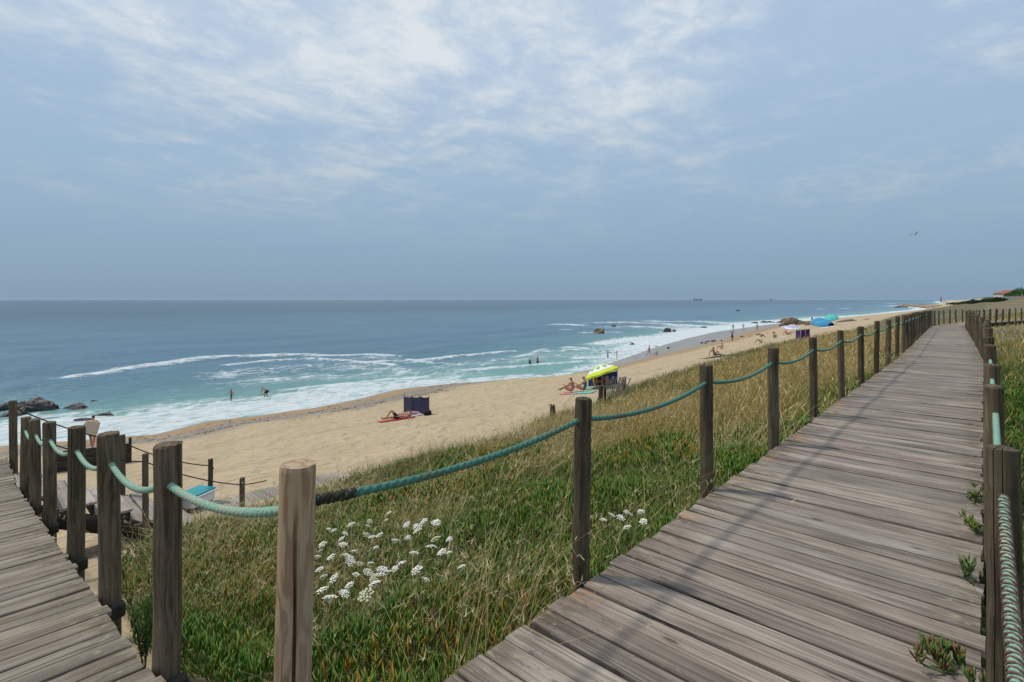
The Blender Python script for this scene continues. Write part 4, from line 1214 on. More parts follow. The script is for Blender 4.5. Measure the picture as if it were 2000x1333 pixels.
def rock(label, u, v, z, w_, dpt, h, mat, seed, rotz=0.0, group=None):
    key = (seed % 9, mat)
    if key not in rock_bank: rock_bank[key] = bm_mesh('rock', rock_mesh(seed % 9 + 3), M[mat])
    o = obj('rock', rock_bank[key], None, W(u, v, z), (0, 0, rotz + YAW))
    o.scale = (w_ / 1.6, dpt / 1.6, h / 0.92)
    return tag(o, label, 'rock', group)
def sea_rock(label, px, py, wpx, hpx, mat, seed, group=None, dp=0.7):
    u, v = at_z(px, py, -EYE); d = EYE / ((py - 586) / 1000)
    w_ = wpx * d / 1000; h = hpx * d / 1000
    return rock(label, u, v, -EYE - h * .12, w_, w_ * dp, h, mat, seed, random.uniform(-.3, .3), group)
sea_rock('big layered dark rock in the surf behind the ramp posts', 72, 803, 60, 25, 'wet_rock', 1)
sea_rock('dark wet rock half hidden by the tall post at the ramp end', 8, 802, 44, 25, 'wet_rock', 2)
sea_rock('low shelf rock at the foot of the big layered rock', 34, 812, 44, 9, 'wet_rock', 3)
sea_rock('rounded dark rock awash in foam beside the big layered rock', 151, 800, 46, 12, 'wet_rock', 4)
sea_rock('tiny dark rock tip breaking the wave behind the surf rocks', 186, 785, 15, 5, 'wet_rock', 5)
sea_rock('long flat rock in the foam next to the walking man', 198, 813, 42, 8, 'wet_rock', 6, dp=.45)
sea_rock('thin flat rock lying in the foam before the long flat rock', 165, 822, 34, 5, 'wet_rock', 7, dp=.4)
sea_rock('broad rounded brown rock standing out at sea', 1169, 650, 27, 9, 'brown_rock', 8)
sea_rock('dark peaked rock farthest out at sea', 1199, 640, 13, 10, 'wet_rock', 2)
sea_rock('dark pyramid rock in the surf with a small rock at its foot', 1303, 650, 14, 11, 'wet_rock', 0)
sea_rock('small dark rock right beside the dark pyramid rock', 1317, 649, 8, 4.5, 'wet_rock', 3)
sea_rock('small dark rock in the breaking wave near the paddling pair', 1233, 674, 10, 5, 'wet_rock', 6)
sea_rock('flat dark rock in the surf between pyramid rock and brown outcrop', 1375, 641, 10, 3, 'wet_rock', 1)
sea_rock('lone dark rock speck on the open water', 1441, 608, 8, 2.6, 'wet_rock', 4)
sea_rock('dark reef off the far pale headland', 1762, 601, 30, 3, 'wet_rock', 7, dp=.4)
for i, (px, py, wp) in enumerate([(1282, 678, 9), (1306, 681, 5), (1371, 671, 5), (1379, 671, 5), (1382, 668, 7), (1395, 667.5, 9), (1409, 667, 4)]):
    u, v, z = on_ground(px, py); d = math.hypot(u, v)
    rock('flat dark stone lying on the wet reflecting sand', u, v, z, wp * d / 900, wp * d / 1500, 0.22, 'wet_rock', i + 2, 0, 'stones on the wet sand')
for i, (px, py, wp, hp) in enumerate([(1449, 659, 7, 3.5), (1470, 657, 9, 2), (1482, 655, 12, 4), (1489, 657, 9, 5), (1494, 659, 5, 3.5), (1499, 652, 5, 3), (1512, 651, 6, 3.5), (1463, 658, 8, 2)]):
    u, v, z = on_ground(px, py); d = math.hypot(u, v) * CS
    rock('low dark rock among dry beach rocks below the brown outcrop', u, v, z - .05, wp * d / 1000, wp * d / 1000, hp * d / 1000, 'brown_rock', i + 1, 0, 'dry rocks on the beach')
for i, (px, py, wp, hp) in enumerate([(1475, 632, 14, 3), (1492, 631, 12, 4), (1506, 630.5, 14, 4), (1521, 631, 14, 4)]):
    u, v = at_z(px, py, -EYE); d = EYE / ((py - 586) / 1000)
    rock('dark wet rock in the chain running into surf from the outcrop', u, v, -EYE - .1, wp * d / 1000, wp * d / 1400, hp * d / 1000, 'wet_rock', i + 3, 0, 'rock chain in the surf')
u, v, z = on_ground(1556, 635)
d = (u * CS + v * SN)
rock('large rounded brown rock outcrop at the waterline', u, v, z - .4, 52 * d / 1000, 30 * d / 1000, 20 * d / 1000, 'brown_rock', 5)
u, v, z = on_ground(1583, 635)
rock('reddish brown boulder leaning against the large outcrop', u, v, z - .2, 20 * d / 1000, 14 * d / 1000, 11 * d / 1000, 'brown_rock', 2)
for i, (px, py, wp, hp) in enumerate([(1650, 629, 28, 6), (1668, 627, 26, 7), (1690, 625, 20, 5)]):
    u, v, z = on_ground(px, py); d = (u * CS + v * SN)
    rock(['brown rock bank behind the turquoise parasol', 'brown rock bank at the middle of the far rock line', 'brown rock bank where the far rock line meets the dune'][i], u, v, z - .3, wp * d / 1000, wp * d / 1800, hp * d / 1000, 'brown_rock', i + 4)

# seaweed and drift along the tide line
n = 2200
u = rng.uniform(-2, 52, n); sv_ = shore(u); off = rng.choice([3.4, 5.2, 7.6, 9.0], n, p=[.25, .2, .35, .2]) + rng.normal(0, .35, n) + 1.2 * np.sin(u * .5)
v = sv_ - off
k = (fbm(u * .5, off, 131) > .5) & (v > 24); u, v = u[k], v[k]; n = len(u)
b_ = pts_to(u, v, .01)
V, F, c = blade_mesh(b_, rng.uniform(.015, .05, n), rng.uniform(.04, .16, n), rng.uniform(0, 6.28, n), rng.uniform(2.5, 6, n), rng.uniform(0, .5, n), pick([(.035, .026, .016), (.07, .05, .03), (.10, .08, .05)], [3, 2, 1], n), None, 2)
tag(obj('seaweed', mesh_np('seaweed', V, F, M['straw'], False, c)), 'dark seaweed scraps scattered along the tide line', 'seaweed', kind='stuff')

# ================================================================== PEOPLE
STAND = dict(pelvis=(0, 0, .95), belly=(0, .01, 1.10), chest=(0, 0, 1.30), neck=(0, -.01, 1.465), head=(0, .015, 1.565), crown=(0, .01, 1.665), nose=(0, .115, 1.575),
             shl=(-.175, -.01, 1.40), ell=(-.235, -.03, 1.13), wrl=(-.25, .05, .89), shr=(.175, -.01, 1.40), elr=(.235, -.03, 1.13), wrr=(.25, .05, .89),
             hpl=(-.09, 0, .90), knl=(-.10, .03, .49), anl=(-.105, -.02, .085), tol=(-.12, .14, .03), hpr=(.09, 0, .90), knr=(.10, .03, .49), anr=(.105, -.02, .085), tor=(.12, .14, .03))
def P(**k): d = dict(STAND); d.update(k); return d
SIT = dict(pelvis=(0, 0, .12), belly=(0, -.05, .27), chest=(0, -.03, .47), neck=(0, .02, .635), head=(0, .065, .73), crown=(0, .07, .83), nose=(0, .165, .73),
           shl=(-.175, 0, .57), ell=(-.26, .16, .37), wrl=(-.17, .37, .40), shr=(.175, 0, .57), elr=(.26, .16, .37), wrr=(.17, .37, .40),
           hpl=(-.09, .04, .11), knl=(-.13, .42, .42), anl=(-.12, .64, .08), tol=(-.13, .79, .03), hpr=(.09, .04, .11), knr=(.13, .42, .42), anr=(.12, .64, .08), tor=(.13, .79, .03))
def S(**k): d = dict(SIT); d.update(k); return d
def lie(d): return {k: (x, z - .9, .11 + y) for k, (x, y, z) in d.items()}
POSES = {
    'stand': STAND,
    'walk': P(knl=(-.10, .18, .52), anl=(-.1, .28, .12), tol=(-.1, .43, .06), knr=(.1, -.04, .50), anr=(.1, -.30, .14), tor=(.1, -.18, .04), ell=(-.25, -.18, 1.16), wrl=(-.26, -.14, .93), elr=(.25, .10, 1.15), wrr=(.24, .30, 1.0)),
    'carry': P(chest=(0, .05, 1.29), neck=(0, .09, 1.45), head=(0, .13, 1.55), crown=(0, .14, 1.65), nose=(0, .23, 1.55), ell=(-.30, -.10, 1.18), wrl=(-.30, -.22, .98), elr=(.30, -.08, 1.2), wrr=(.22, -.20, 1.05),
               knl=(-.10, .16, .52), anl=(-.1, .22, .12), tol=(-.1, .37, .06), knr=(.1, -.05, .50), anr=(.1, -.27, .12), tor=(.1, -.14, .04)),
    'balance': P(ell=(-.42, .02, 1.27), wrl=(-.62, .05, 1.10), elr=(.40, .02, 1.30), wrr=(.62, .05, 1.18), knl=(-.07, .10, .50), anl=(-.06, .04, .1), tol=(-.06, .19, .05), knr=(.09, .02, .49), anr=(.08, -.06, .1)),
    'bend': P(pelvis=(0, -.18, .80), belly=(0, -.02, .92), chest=(0, .20, .98), neck=(0, .36, 1.0), head=(0, .46, 1.0), crown=(0, .55, 1.04), nose=(0, .52, .90), shl=(-.17, .30, .95), ell=(-.2, .36, .68), wrl=(-.16, .46, .46),
              shr=(.17, .30, .95), elr=(.2, .36, .68), wrr=(.16, .44, .46), hpl=(-.1, -.16, .77), knl=(-.13, .14, .46), anl=(-.12, -.06, .085), tol=(-.13, .1, .03), hpr=(.1, -.16, .77), knr=(.13, .14, .46), anr=(.12, -.06, .085), tor=(.13, .1, .03)),
    'reach': P(elr=(.24, .24, 1.36), wrr=(.18, .46, 1.28), ell=(-.22, .20, 1.30), wrl=(-.1, .44, 1.26)),
    'armsup': P(ell=(-.38, .03, 1.52), wrl=(-.26, .06, 1.74), elr=(.38, .03, 1.52), wrr=(.22, .06, 1.72), knr=(.09, .08, .5), anr=(.07, -.04, .1)),
    'sit': SIT,
    'sitback': S(belly=(0, -.10, .27), chest=(0, -.16, .46), neck=(0, -.17, .62), head=(0, -.14, .71), crown=(0, -.14, .81), nose=(0, -.04, .72), shl=(-.175, -.18, .56), ell=(-.25, -.30, .32), wrl=(-.24, -.38, .08),
                 shr=(.175, -.18, .56), elr=(.25, -.30, .32), wrr=(.24, -.38, .08), knr=(.13, .46, .20), anr=(.12, .82, .08), tor=(.13, .90, .2)),
    'kneelsit': S(knl=(-.13, .46, .26), anl=(-.05, .80, .08), tol=(-.05, .92, .12), knr=(.13, .46, .30), anr=(.05, .72, .08), tor=(.05, .86, .06), elr=(.30, .20, .36), wrr=(.26, .42, .26)),
    'lie': lie(P(ell=(-.32, .0, 1.2), wrl=(-.30, .05, .96), elr=(.34, 0, 1.60), wrr=(.12, .08, 1.72))),
    'lieknee': lie(P(knl=(-.1, .34, .62), anl=(-.1, -.02, .34), tol=(-.1, .02, .18), ell=(-.30, -.02, 1.14))),
}
BONES = [('pelvis', 'belly'), ('belly', 'chest'), ('chest', 'neck'), ('neck', 'head'), ('head', 'crown'), ('head', 'nose')]
for s in 'lr': BONES += [('chest', 'sh' + s), ('sh' + s, 'el' + s), ('el' + s, 'wr' + s), ('pelvis', 'hp' + s), ('hp' + s, 'kn' + s), ('kn' + s, 'an' + s), ('an' + s, 'to' + s)]
RAD = dict(pelvis=(.125, .10), belly=(.115, .09), chest=(.135, .10), neck=(.05, .05), head=(.078, .088), crown=(.062, .07), nose=(.014, .014), sh=(.055, .055), el=(.04, .04), wr=(.027, .027), hp=(.085, .085), kn=(.056, .056), an=(.036, .036), to=(.03, .028))
def pose_source(pose):
    J = POSES[pose]; names = list(J); V = [Vector(J[k]) for k in names]; R = [RAD.get(k, RAD.get(k[:2])) for k in names]
    E = [(names.index(a), names.index(b_)) for a, b_ in BONES]
    for s, sg in (('l', -1), ('r', 1)):
        w_ = Vector(J['wr' + s]); d = (w_ - Vector(J['el' + s])).normalized()
        side = d.cross(Vector((0, 1, 0.3))); side = side.normalized() if side.length > .1 else Vector((1, 0, 0))
        pm_ = len(V); V.append(w_ + d * .075); R.append((.03, .02)); E.append((names.index('wr' + s), pm_))
        for f, (sp, ln) in enumerate(((-.03, .075), (-.01, .09), (.01, .085), (.03, .065))):
            V.append(V[pm_] + d * ln + side * sp * 1.3 + Vector((0, .012, -.006))); R.append((.0085, .0085)); E.append((pm_, len(V) - 1))
        V.append(w_ + d * .065 - side * .055); R.append((.010, .010)); E.append((pm_, len(V) - 1))       # thumb
    me = bpy.data.meshes.new('pose'); me.from_pydata(V, E, [])
    o = bpy.data.objects.new('pose', me); C.objects.link(o)
    m = o.modifiers.new('skin', 'SKIN'); m.use_smooth_shade = True; m.branch_smoothing = 0.6
    sv2 = me.skin_vertices[0].data
    for i, r in enumerate(R): sv2[i].radius = r; sv2[i].use_root = (i == 0)
    sb = o.modifiers.new('sub', 'SUBSURF'); sb.levels = 1; sb.render_levels = 1
    return o
src = {k: pose_source(k) for k in POSES}
bpy.context.view_layer.update()
dg = bpy.context.evaluated_depsgraph_get()
BODY = {}
for k, o in src.items():
    me = bpy.data.meshes.new_from_object(o.evaluated_get(dg)); me.name = 'body_' + k
    co = np.empty(len(me.vertices) * 3); me.vertices.foreach_get('co', co); co = co.reshape(-1, 3)
    nr = np.empty(len(me.vertices) * 3); me.vertices.foreach_get('normal', nr); nr = nr.reshape(-1, 3)
    J = {q: np.array(p) for q, p in POSES[k].items()}
    best = np.full(len(co), 1e9); bi = np.zeros(len(co), int); bt = np.zeros(len(co))
    for i, (a, b_) in enumerate(BONES):
        e_ = J[b_] - J[a]; t = np.clip(((co - J[a]) @ e_) / (e_ @ e_), 0, 1); dd = np.linalg.norm(co - J[a] - t[:, None] * e_, axis=1)
        up = dd < best; best[up] = dd[up]; bi[up] = i; bt[up] = t[up]
    BODY[k] = (me, co, nr, bi, bt, J)
for o in src.values(): bpy.data.objects.remove(o)
BI = {bn: i for i, bn in enumerate(BONES)}
def garment(pose, part, name, mat, grow=.014):
    me, co, nr, bi, bt, J = BODY[pose]
    b_ = lambda a, c: bi == BI[(a, c)]
    hips = b_('pelvis', 'belly') & (bt < .45) | b_('pelvis', 'hpl') | b_('pelvis', 'hpr')
    th = lambda lim: (b_('hpl', 'knl') | b_('hpr', 'knr')) & (bt < lim)
    torso = b_('pelvis', 'belly') | b_('belly', 'chest') | (b_('chest', 'neck') & (bt < .35)) | b_('pelvis', 'hpl') | b_('pelvis', 'hpr') | (b_('chest', 'shl') | b_('chest', 'shr')) & (bt < .6)
    if part == 'shorts': m = hips | th(.62)
    elif part == 'briefs': m = hips | th(.14)
    elif part == 'suit': m = torso | th(.10)
    elif part == 'top': m = (b_('belly', 'chest') & (bt > .55)) | (b_('chest', 'neck') & (bt < .2))
    elif part == 'shirt': m = torso | b_('chest', 'shl') | b_('chest', 'shr') | (b_('shl', 'ell') | b_('shr', 'elr')) & (bt < .6)
    elif part in ('hair', 'longhair'):
        hd, cr, ns = J['head'], J['crown'], J['nose']
        f = ns - hd; f /= np.linalg.norm(f); upv = cr - hd; upv /= np.linalg.norm(upv)
        q = co - hd
        m = (b_('head', 'crown') | b_('neck', 'head') & (bt > .3)) & ((q @ f < .015) & (q @ upv > -.06) | (q @ upv > .055)) & (q @ f < .075)
        if part == 'longhair': m |= (b_('chest', 'neck') | b_('neck', 'head')) & (q @ f < -.005)
    polys = [tuple(p.vertices) for p in me.polygons if all(m[i] for i in p.vertices)]
    if not polys: return None
    used = sorted({i for p in polys for i in p}); mp = {i: j for j, i in enumerate(used)}
    g = bpy.data.meshes.new(name)
    gr = .022 if 'hair' in part else grow
    g.from_pydata([tuple(co[i] + nr[i] * gr) for i in used], [], [tuple(mp[i] for i in p) for p in polys])
    g.materials.append(mat)
    for p in g.polygons: p.use_smooth = True
    g.update()
    return g
SKIN = {k: plain('skin_' + k, c, .5, .05, 6, .3) for k, c in dict(tan=(.36, .185, .105), brown=(.22, .10, .055), pale=(.50, .30, .21), red=(.42, .17, .10)).items()}
HAIR = {k: plain('hair_' + k, c, .6, .1, 30) for k, c in dict(dark=(.012, .009, .007), brown=(.05, .028, .015), light=(.16, .10, .05)).items()}
CL = {k: plain('cloth_' + k, c, .8, .08, 20) for k, c in dict(navy=(.020, .025, .060), black=(.012, .012, .014), blue=(.03, .07, .26), pink=(.55, .22, .24), teal=(.04, .15, .19), white=(.72, .72, .74), red=(.42, .035, .03),
      purple=(.06, .03, .10), brown=(.09, .045, .025), yellow=(.55, .34, .05), orange=(.62, .26, .07), sky=(.05, .26, .48), aqua=(.10, .48, .45), beige=(.46, .40, .30), lilac=(.45, .43, .58), green=(.20, .45, .30)).items()}
body_cache, cloth_cache = {}, {}
def face_rot(a):                       # 0 = facing away from the camera, 90 = towards picture right
    a = math.radians(a)
    dx = -SN * math.cos(a) + CS * math.sin(a); dy = CS * math.cos(a) + SN * math.sin(a)
    return math.atan2(-dx, dy)
M['eye'] = plain('dark_eye', (.02, .015, .012), .3)
def eyes_mesh(pose):
    J = BODY[pose][5]; hd, cr, ns = J['head'], J['crown'], J['nose']
    f = ns - hd; f /= np.linalg.norm(f); up_ = cr - hd; up_ /= np.linalg.norm(up_); sd_ = np.cross(f, up_)
    bm = bmesh.new()
    for s in (-1, 1):
        c = hd + f * .078 + up_ * .018 + sd_ * .032 * s
        bmesh.ops.create_icosphere(bm, subdivisions=1, radius=.012, matrix=Matrix.Translation(c))
    for s in (-1, 0, 1):
        c = hd + f * .074 - up_ * .042 + sd_ * .014 * s
        bmesh.ops.create_icosphere(bm, subdivisions=1, radius=.009, matrix=Matrix.Translation(c))
    return bm_mesh('facial_features', bm, M['eye'])
def person(label, loc, pose, facing, skin='tan', hair='dark', wear=(('shorts', 'navy'),), scale=1.0, hairstyle='hair', group=None):
    e = tag(empty('person', loc, (0, 0, face_rot(facing))), label, 'person', group)
    e.scale = (scale,) * 3
    k = (pose, skin)
    if k not in body_cache:
        me = BODY[pose][0].copy(); me.name = 'body'; me.materials.clear(); me.materials.append(SKIN[skin]); body_cache[k] = me
    obj('body', body_cache[k], e)
    for part, col in list(wear) + [(hairstyle, hair)]:
        kk = (pose, part, col)
        nm = {'suit': 'swimsuit', 'top': 'bikini_top', 'longhair': 'hair'}.get(part, part)
        if kk not in cloth_cache: cloth_cache[kk] = garment(pose, part, nm, HAIR[col] if 'hair' in part else CL[col])
        if cloth_cache[kk]: obj(nm, cloth_cache[kk], e)
    if ('eyes', pose) not in cloth_cache: cloth_cache[('eyes', pose)] = eyes_mesh(pose)
    obj('facial_features', cloth_cache[('eyes', pose)], e)
    return e
def gl(px, py, dz=0.0): u, v, z = on_ground(px, py); return W(u, v, z + dz)
def sl(px, py, sink): u, v = at_z(px, py, -EYE); return W(u, v, -EYE - sink)

# man with a board on his back
e_m = gl(180, 880)
person('sunburnt man walking to the sea carrying a beige board on his back', e_m, 'carry', -20, 'red', 'dark', (('shorts', 'red'),), 1.06)
bd = tag(empty('bodyboard', e_m + Vector((0, 0, 1.18)), (0, 0, face_rot(-20))), 'beige bodyboard carried on the back of the walking man', 'board')
bm = bmesh.new(); box_bm(bm, (0, 0, 0), (.64, .07, .66), .03)
for vtx in bm.verts: vtx.co.x *= 1 - .18 * max(vtx.co.z / .39, 0) ** 2
o = obj('deck', bm_mesh('deck', bm, CL['beige']), bd, (.06, -.24, .0), (math.radians(-12), math.radians(14), 0))
bm = bmesh.new(); box_bm(bm, (0, 0, 0), (.46, .012, .50), .004)
obj('bottom_skin', bm_mesh('bottom_skin', bm, CL['white']), o, (0, .038, 0))
person('child wading through the white foam with arms held out', sl(452, 785, .20), 'balance', -150, 'brown', 'dark', (('briefs', 'brown'),), .78)
person('man in black shorts bending down into the foam', sl(520, 776, .18), 'bend', -70, 'tan', 'dark', (('shorts', 'black'),), .98)
person('long-haired woman standing waist deep in the water', sl(1035, 712, .82), 'stand', 40, 'brown', 'dark', (('suit', 'black'),), .95, 'longhair')
person('man in black shorts standing thigh deep in the water', sl(1050, 711, .55), 'stand', 140, 'tan', 'brown', (('shorts', 'black'),), 1.0)
person('boy in blue shorts at the water edge holding out his hands', gl(1187, 704), 'reach', 75, 'tan', 'dark', (('shorts', 'blue'),), .92)
person('slim child at the water edge facing the boy in blue shorts', gl(1205, 704), 'reach', -80, 'red', 'dark', (('briefs', 'red'),), .86)
person('woman standing on the wet sand beside a sitting child', gl(1268, 696), 'walk', -60, 'tan', 'dark', (('suit', 'brown'),), .94)
person('child sitting on the wet sand', gl(1284, 695), 'sit', -80, 'tan', 'dark', (('briefs', 'red'),), .82)
person('sunbather reclining on elbows on a dark towel', gl(1396, 697, .03), 'sitback', 70, 'brown', 'dark', (('briefs', 'black'), ('top', 'black')), .95)
person('tanned person sitting behind the dark towel, looking at the sea', gl(1411, 683), 'sit', -70, 'red', 'dark', (('briefs', 'navy'),), .95)
person('person in dark swimwear walking with arms raised to the head', gl(1430, 668), 'armsup', 170, 'brown', 'dark', (('shorts', 'black'), ('top', 'black')), .98)
person('distant bather standing in the white surf, dark against foam', gl(1432, 645), 'stand', 20, 'brown', 'dark', (('suit', 'black'),), 1.0)
person('distant bather walking where the surf meets the wet sand', gl(1452, 645), 'walk', 90, 'tan', 'brown', (('shorts', 'brown'),), 1.0)
person('distant person walking over the wet sand above the surf', gl(1479, 647), 'walk', -90, 'tan', 'dark', (('shorts', 'purple'),), 1.0)
person('person in a white shirt sitting on the sand by dark rocks', gl(1488, 671), 'sit', -60, 'tan', 'dark', (('shirt', 'white'), ('briefs', 'purple')), .98)
person('sunbather sitting by a pale parasol with legs stretched', gl(1537, 655), 'sitback', 80, 'red', 'brown', (('briefs', 'orange'),), .95)
person('person sitting alone between dry rocks and the purple windbreak', gl(1512, 661), 'sit', 60, 'tan', 'brown', (('briefs', 'brown'),), .9)
person('dark figure standing behind the large brown outcrop', gl(1586, 630), 'stand', 0, 'brown', 'dark', (('suit', 'black'),), 1.0)
person('person sitting low beside the foot of the brown outcrop', gl(1550, 637), 'sit', 0, 'brown', 'dark', (('shirt', 'brown'),), .9)
person('woman in a pink swimsuit sitting on a pink towel', gl(1117, 768, .03), 'kneelsit', -55, 'tan', 'dark', (('suit', 'pink'),), 1.0)
person('woman in a dark teal patterned swimsuit sitting on a teal towel', gl(1142, 766, .03), 'kneelsit', -65, 'tan', 'brown', (('suit', 'teal'),), 1.0)
person('child in a yellow top sitting in the shade of the parasol', gl(1162, 757, .03), 'sit', 60, 'tan', 'dark', (('shirt', 'yellow'),), .78)
person('child in a red top sitting against the blue windbreak', gl(1181, 756, .03), 'sit', -60, 'tan', 'brown', (('shirt', 'red'),), .72)
person('sunbather in navy trunks lying on a red towel', gl(776, 820, .03), 'lieknee', 62, 'tan', 'brown', (('shorts', 'navy'),), 1.0)
person('dark-haired sunbather lying next to the navy windbreak', gl(800, 813, .03), 'lie', 66, 'pale', 'dark', (('briefs', 'black'), ('top', 'black')), .95)

# ------------------------------------------------------------------ towels
def towel(label, px, py, wm, lm, ang, mat, stripe=None):
    e = tag(empty('towel', gl(px, py, .012), (0, 0, face_rot(ang))), label, 'towel')
    n = 10
    xs = np.linspace(-wm / 2, wm / 2, n); ys = np.linspace(-lm / 2, lm / 2, n)
    X, Y = np.meshgrid(xs, ys, indexing='ij'); Z = .012 + .022 * fbm(X * 5 + px, Y * 5, 17)
    Z[0, 0] += .03
    ex, ey = math.cos(e.rotation_euler.z), math.sin(e.rotation_euler.z)
    bx, by = e.location.x, e.location.y
    gz = np.array([[G(by + ey * x + ex * y, -(bx + ex * x - ey * y)) for y in ys] for x in xs]) + EYE - e.location.z
    top = np.stack([X, Y, Z + gz + .01], -1).reshape(-1, 3); bot = top.copy(); bot[:, 2] -= .012
    ii = (np.arange(n - 1)[:, None] * n + np.arange(n - 1)).ravel()
    q = np.stack([ii, ii + n, ii + n + 1, ii + 1], -1)
    edge_ = [i for i in range(n)] + [i * n + n - 1 for i in range(1, n)] + [n * n - 1 - i for i in range(1, n)] + [(n - 1 - i) * n for i in range(1, n - 1)]
    sq = np.array([(a, b_, b_ + n * n, a + n * n) for a, b_ in zip(edge_, edge_[1:] + edge_[:1])])
    Q = np.concatenate([q, q[:, ::-1] + n * n, sq])
    obj('cloth', mesh_np('cloth', np.concatenate([top, bot]), Q, mat, False), e)
    return e
towel('red towel under the sunbather in navy trunks', 774, 821, 0.72, 1.8, 62, CL['red'])
towel('white and blue towel at the foot of the navy windbreak', 806, 813, 0.9, 1.7, 66, CL['lilac'])
towel('pink towel under the woman in the pink swimsuit', 1116, 769, .75, 1.15, -55, CL['pink'])
towel('teal green towel under the woman in the teal swimsuit', 1141, 768, .75, 1.15, -65, CL['aqua'])
towel('pale green mat in front of the blue windbreak', 1164, 758, .8, 1.3, 80, CL['green'])
towel('dark towel under the reclining sunbather', 1402, 697, 1.1, 2.6, 80, CL['black'])
towel('white towel on the sand between the dry rocks and purple windbreak', 1523, 660, 1.2, 1.6, 60, CL['white'])
towel('white towel below the blue beach tents', 1616, 640, 2.0, 2.6, 90, CL['white'])
towel('orange cloth spread at the foot of the grassy dune', 1625, 648, 1.6, 3.2, 80, CL['orange'])
bag = tag(empty('beach_bag', gl(835, 812), (0, 0, .4)), 'small black beach bag at the end of the navy windbreak', 'bag')
bm = bmesh.new(); box_bm(bm, (0, 0, .13), (.42, .2, .26), .05)
obj('bag_body', bm_mesh('bag_body', bm, CL['black'], True), bag)
V, T = tube_np([(-.12, 0, .25), (-.1, 0, .38), (.1, 0, .38), (.12, 0, .25)], .012, 6); obj('handle', mesh_np('handle', V, T, CL['black'], True), bag)

# ------------------------------------------------------------------ windbreaks
M['pole'] = plain('pale_pole', (.55, .50, .42), .5)
M['pole_red'] = plain('red_pole', (.06, .025, .03), .5)
def windbreak(label, pts, H, mats, polemat, group=None, sagf=.06):
    locs = [gl(px, py) for px, py in pts]
    e = tag(empty('windbreak', locs[0]), label, 'windbreak', group)
    inv = e.matrix_basis.inverted()
    L = [inv @ p for p in locs]
    for i in range(len(L) - 1):
        a, b_ = L[i], L[i + 1]; n = 8
        dirv = (b_ - a); nrm = Vector((-dirv.y, dirv.x, 0)).normalized()
        top, bot, back = [], [], []
        for k in range(n + 1):
            t = k / n; p = a.lerp(b_, t); bul = nrm * (.05 * 4 * t * (1 - t)) ; dip = sagf * 4 * t * (1 - t)
            for j in range(4):
                hh = .05 + (H - dip - .05) * j / 3
                top.append(tuple(p + bul * math.sin(j / 3 * 3.1 + .2) + Vector((0, 0, hh))))
        V = np.array(top); V2 = V + np.array(nrm)[None] * .006
        ii = (np.arange(n)[:, None] * 4 + np.arange(3)).ravel(); q = np.stack([ii, ii + 1, ii + 5, ii + 4], -1)
        Q = np.concatenate([q, q[:, ::-1] + len(V)])
        obj('fabric_panel', mesh_np('fabric_panel', np.concatenate([V, V2]), Q, mats[i % len(mats)], True), e)
    for p in L:
        V, T = tube_np([tuple(p + Vector((0, 0, -.25))), tuple(p + Vector((0, 0, H + .06)))], .016, 6)
        obj('pole', mesh_np('pole', V, T, polemat, True), e)
    return e, L
M['navy_fabric'] = plain('navy_fabric', (.022, .022, .060), .8, .1, 3); M['navy_fabric_lit'] = plain('lit_navy_fabric', (.034, .034, .085), .8, .1, 3)  # second navy is a lit copy of the first, light put into its colour
M['blue_fabric'] = plain('blue_fabric', (.035, .065, .26), .75, .12, 3)
M['violet_fabric'] = plain('violet_fabric', (.05, .02, .09), .8, .35, 2)
windbreak('navy blue fabric windbreak standing beside the two sunbathers', [(789, 807), (804, 810), (821, 810), (838, 812)], .98, [M['navy_fabric'], M['navy_fabric_lit']], M['pole_red'])
we, wl_ = windbreak('royal blue windbreak printed with a pink shell, behind the yellow parasol', [(1149, 757), (1166, 756), (1184, 755), (1206, 753)], .84, [M['blue_fabric']], M['pole'])
windbreak('dark purple patterned windbreak on the sand far along the beach', [(1554, 664), (1564, 664), (1573, 663), (1582, 662)], .95, [M['violet_fabric']], M['pole'])
# prints on the blue windbreak's last panel: a pink shell fan and a pale starfish outline, sewn on the face turned to the dune
a, b_ = wl_[2], wl_[3]
dirv = (b_ - a).normalized(); nrm = Vector((dirv.y, -dirv.x, 0)).normalized()
if nrm.dot(Vector((1, -1, 0))) < 0: nrm = -nrm
def patch(name, c2, pts, mat):
    c = a.lerp(b_, c2[0]) + Vector((0, 0, c2[1])) + nrm * .07
    V = [tuple(c + dirv * x + Vector((0, 0, y))) for x, y in pts]
    V2 = [tuple(Vector(p) - nrm * .008) for p in V]
    n = len(V)
    me = bpy.data.meshes.new(name); me.from_pydata(V + V2, [], [tuple(range(n)), tuple(range(2 * n - 1, n - 1, -1))] + [(i, (i + 1) % n, n + (i + 1) % n, n + i) for i in range(n)])
    me.materials.append(mat); obj(name, me, we)
patch('shell_print', (.30, .14), [(-.05, 0)] + [(.22 * math.cos(t) * (1 + .06 * math.cos(9 * t)), .24 * math.sin(t)) for t in np.linspace(2.9, .24, 14)] + [(.05, 0)], CL['pink'])
patch('starfish_print', (.66, .46), [((.13 if i % 2 else .05) * math.cos(i * math.pi / 5), (.13 if i % 2 else .05) * math.sin(i * math.pi / 5)) for i in range(10)], CL['lilac'])

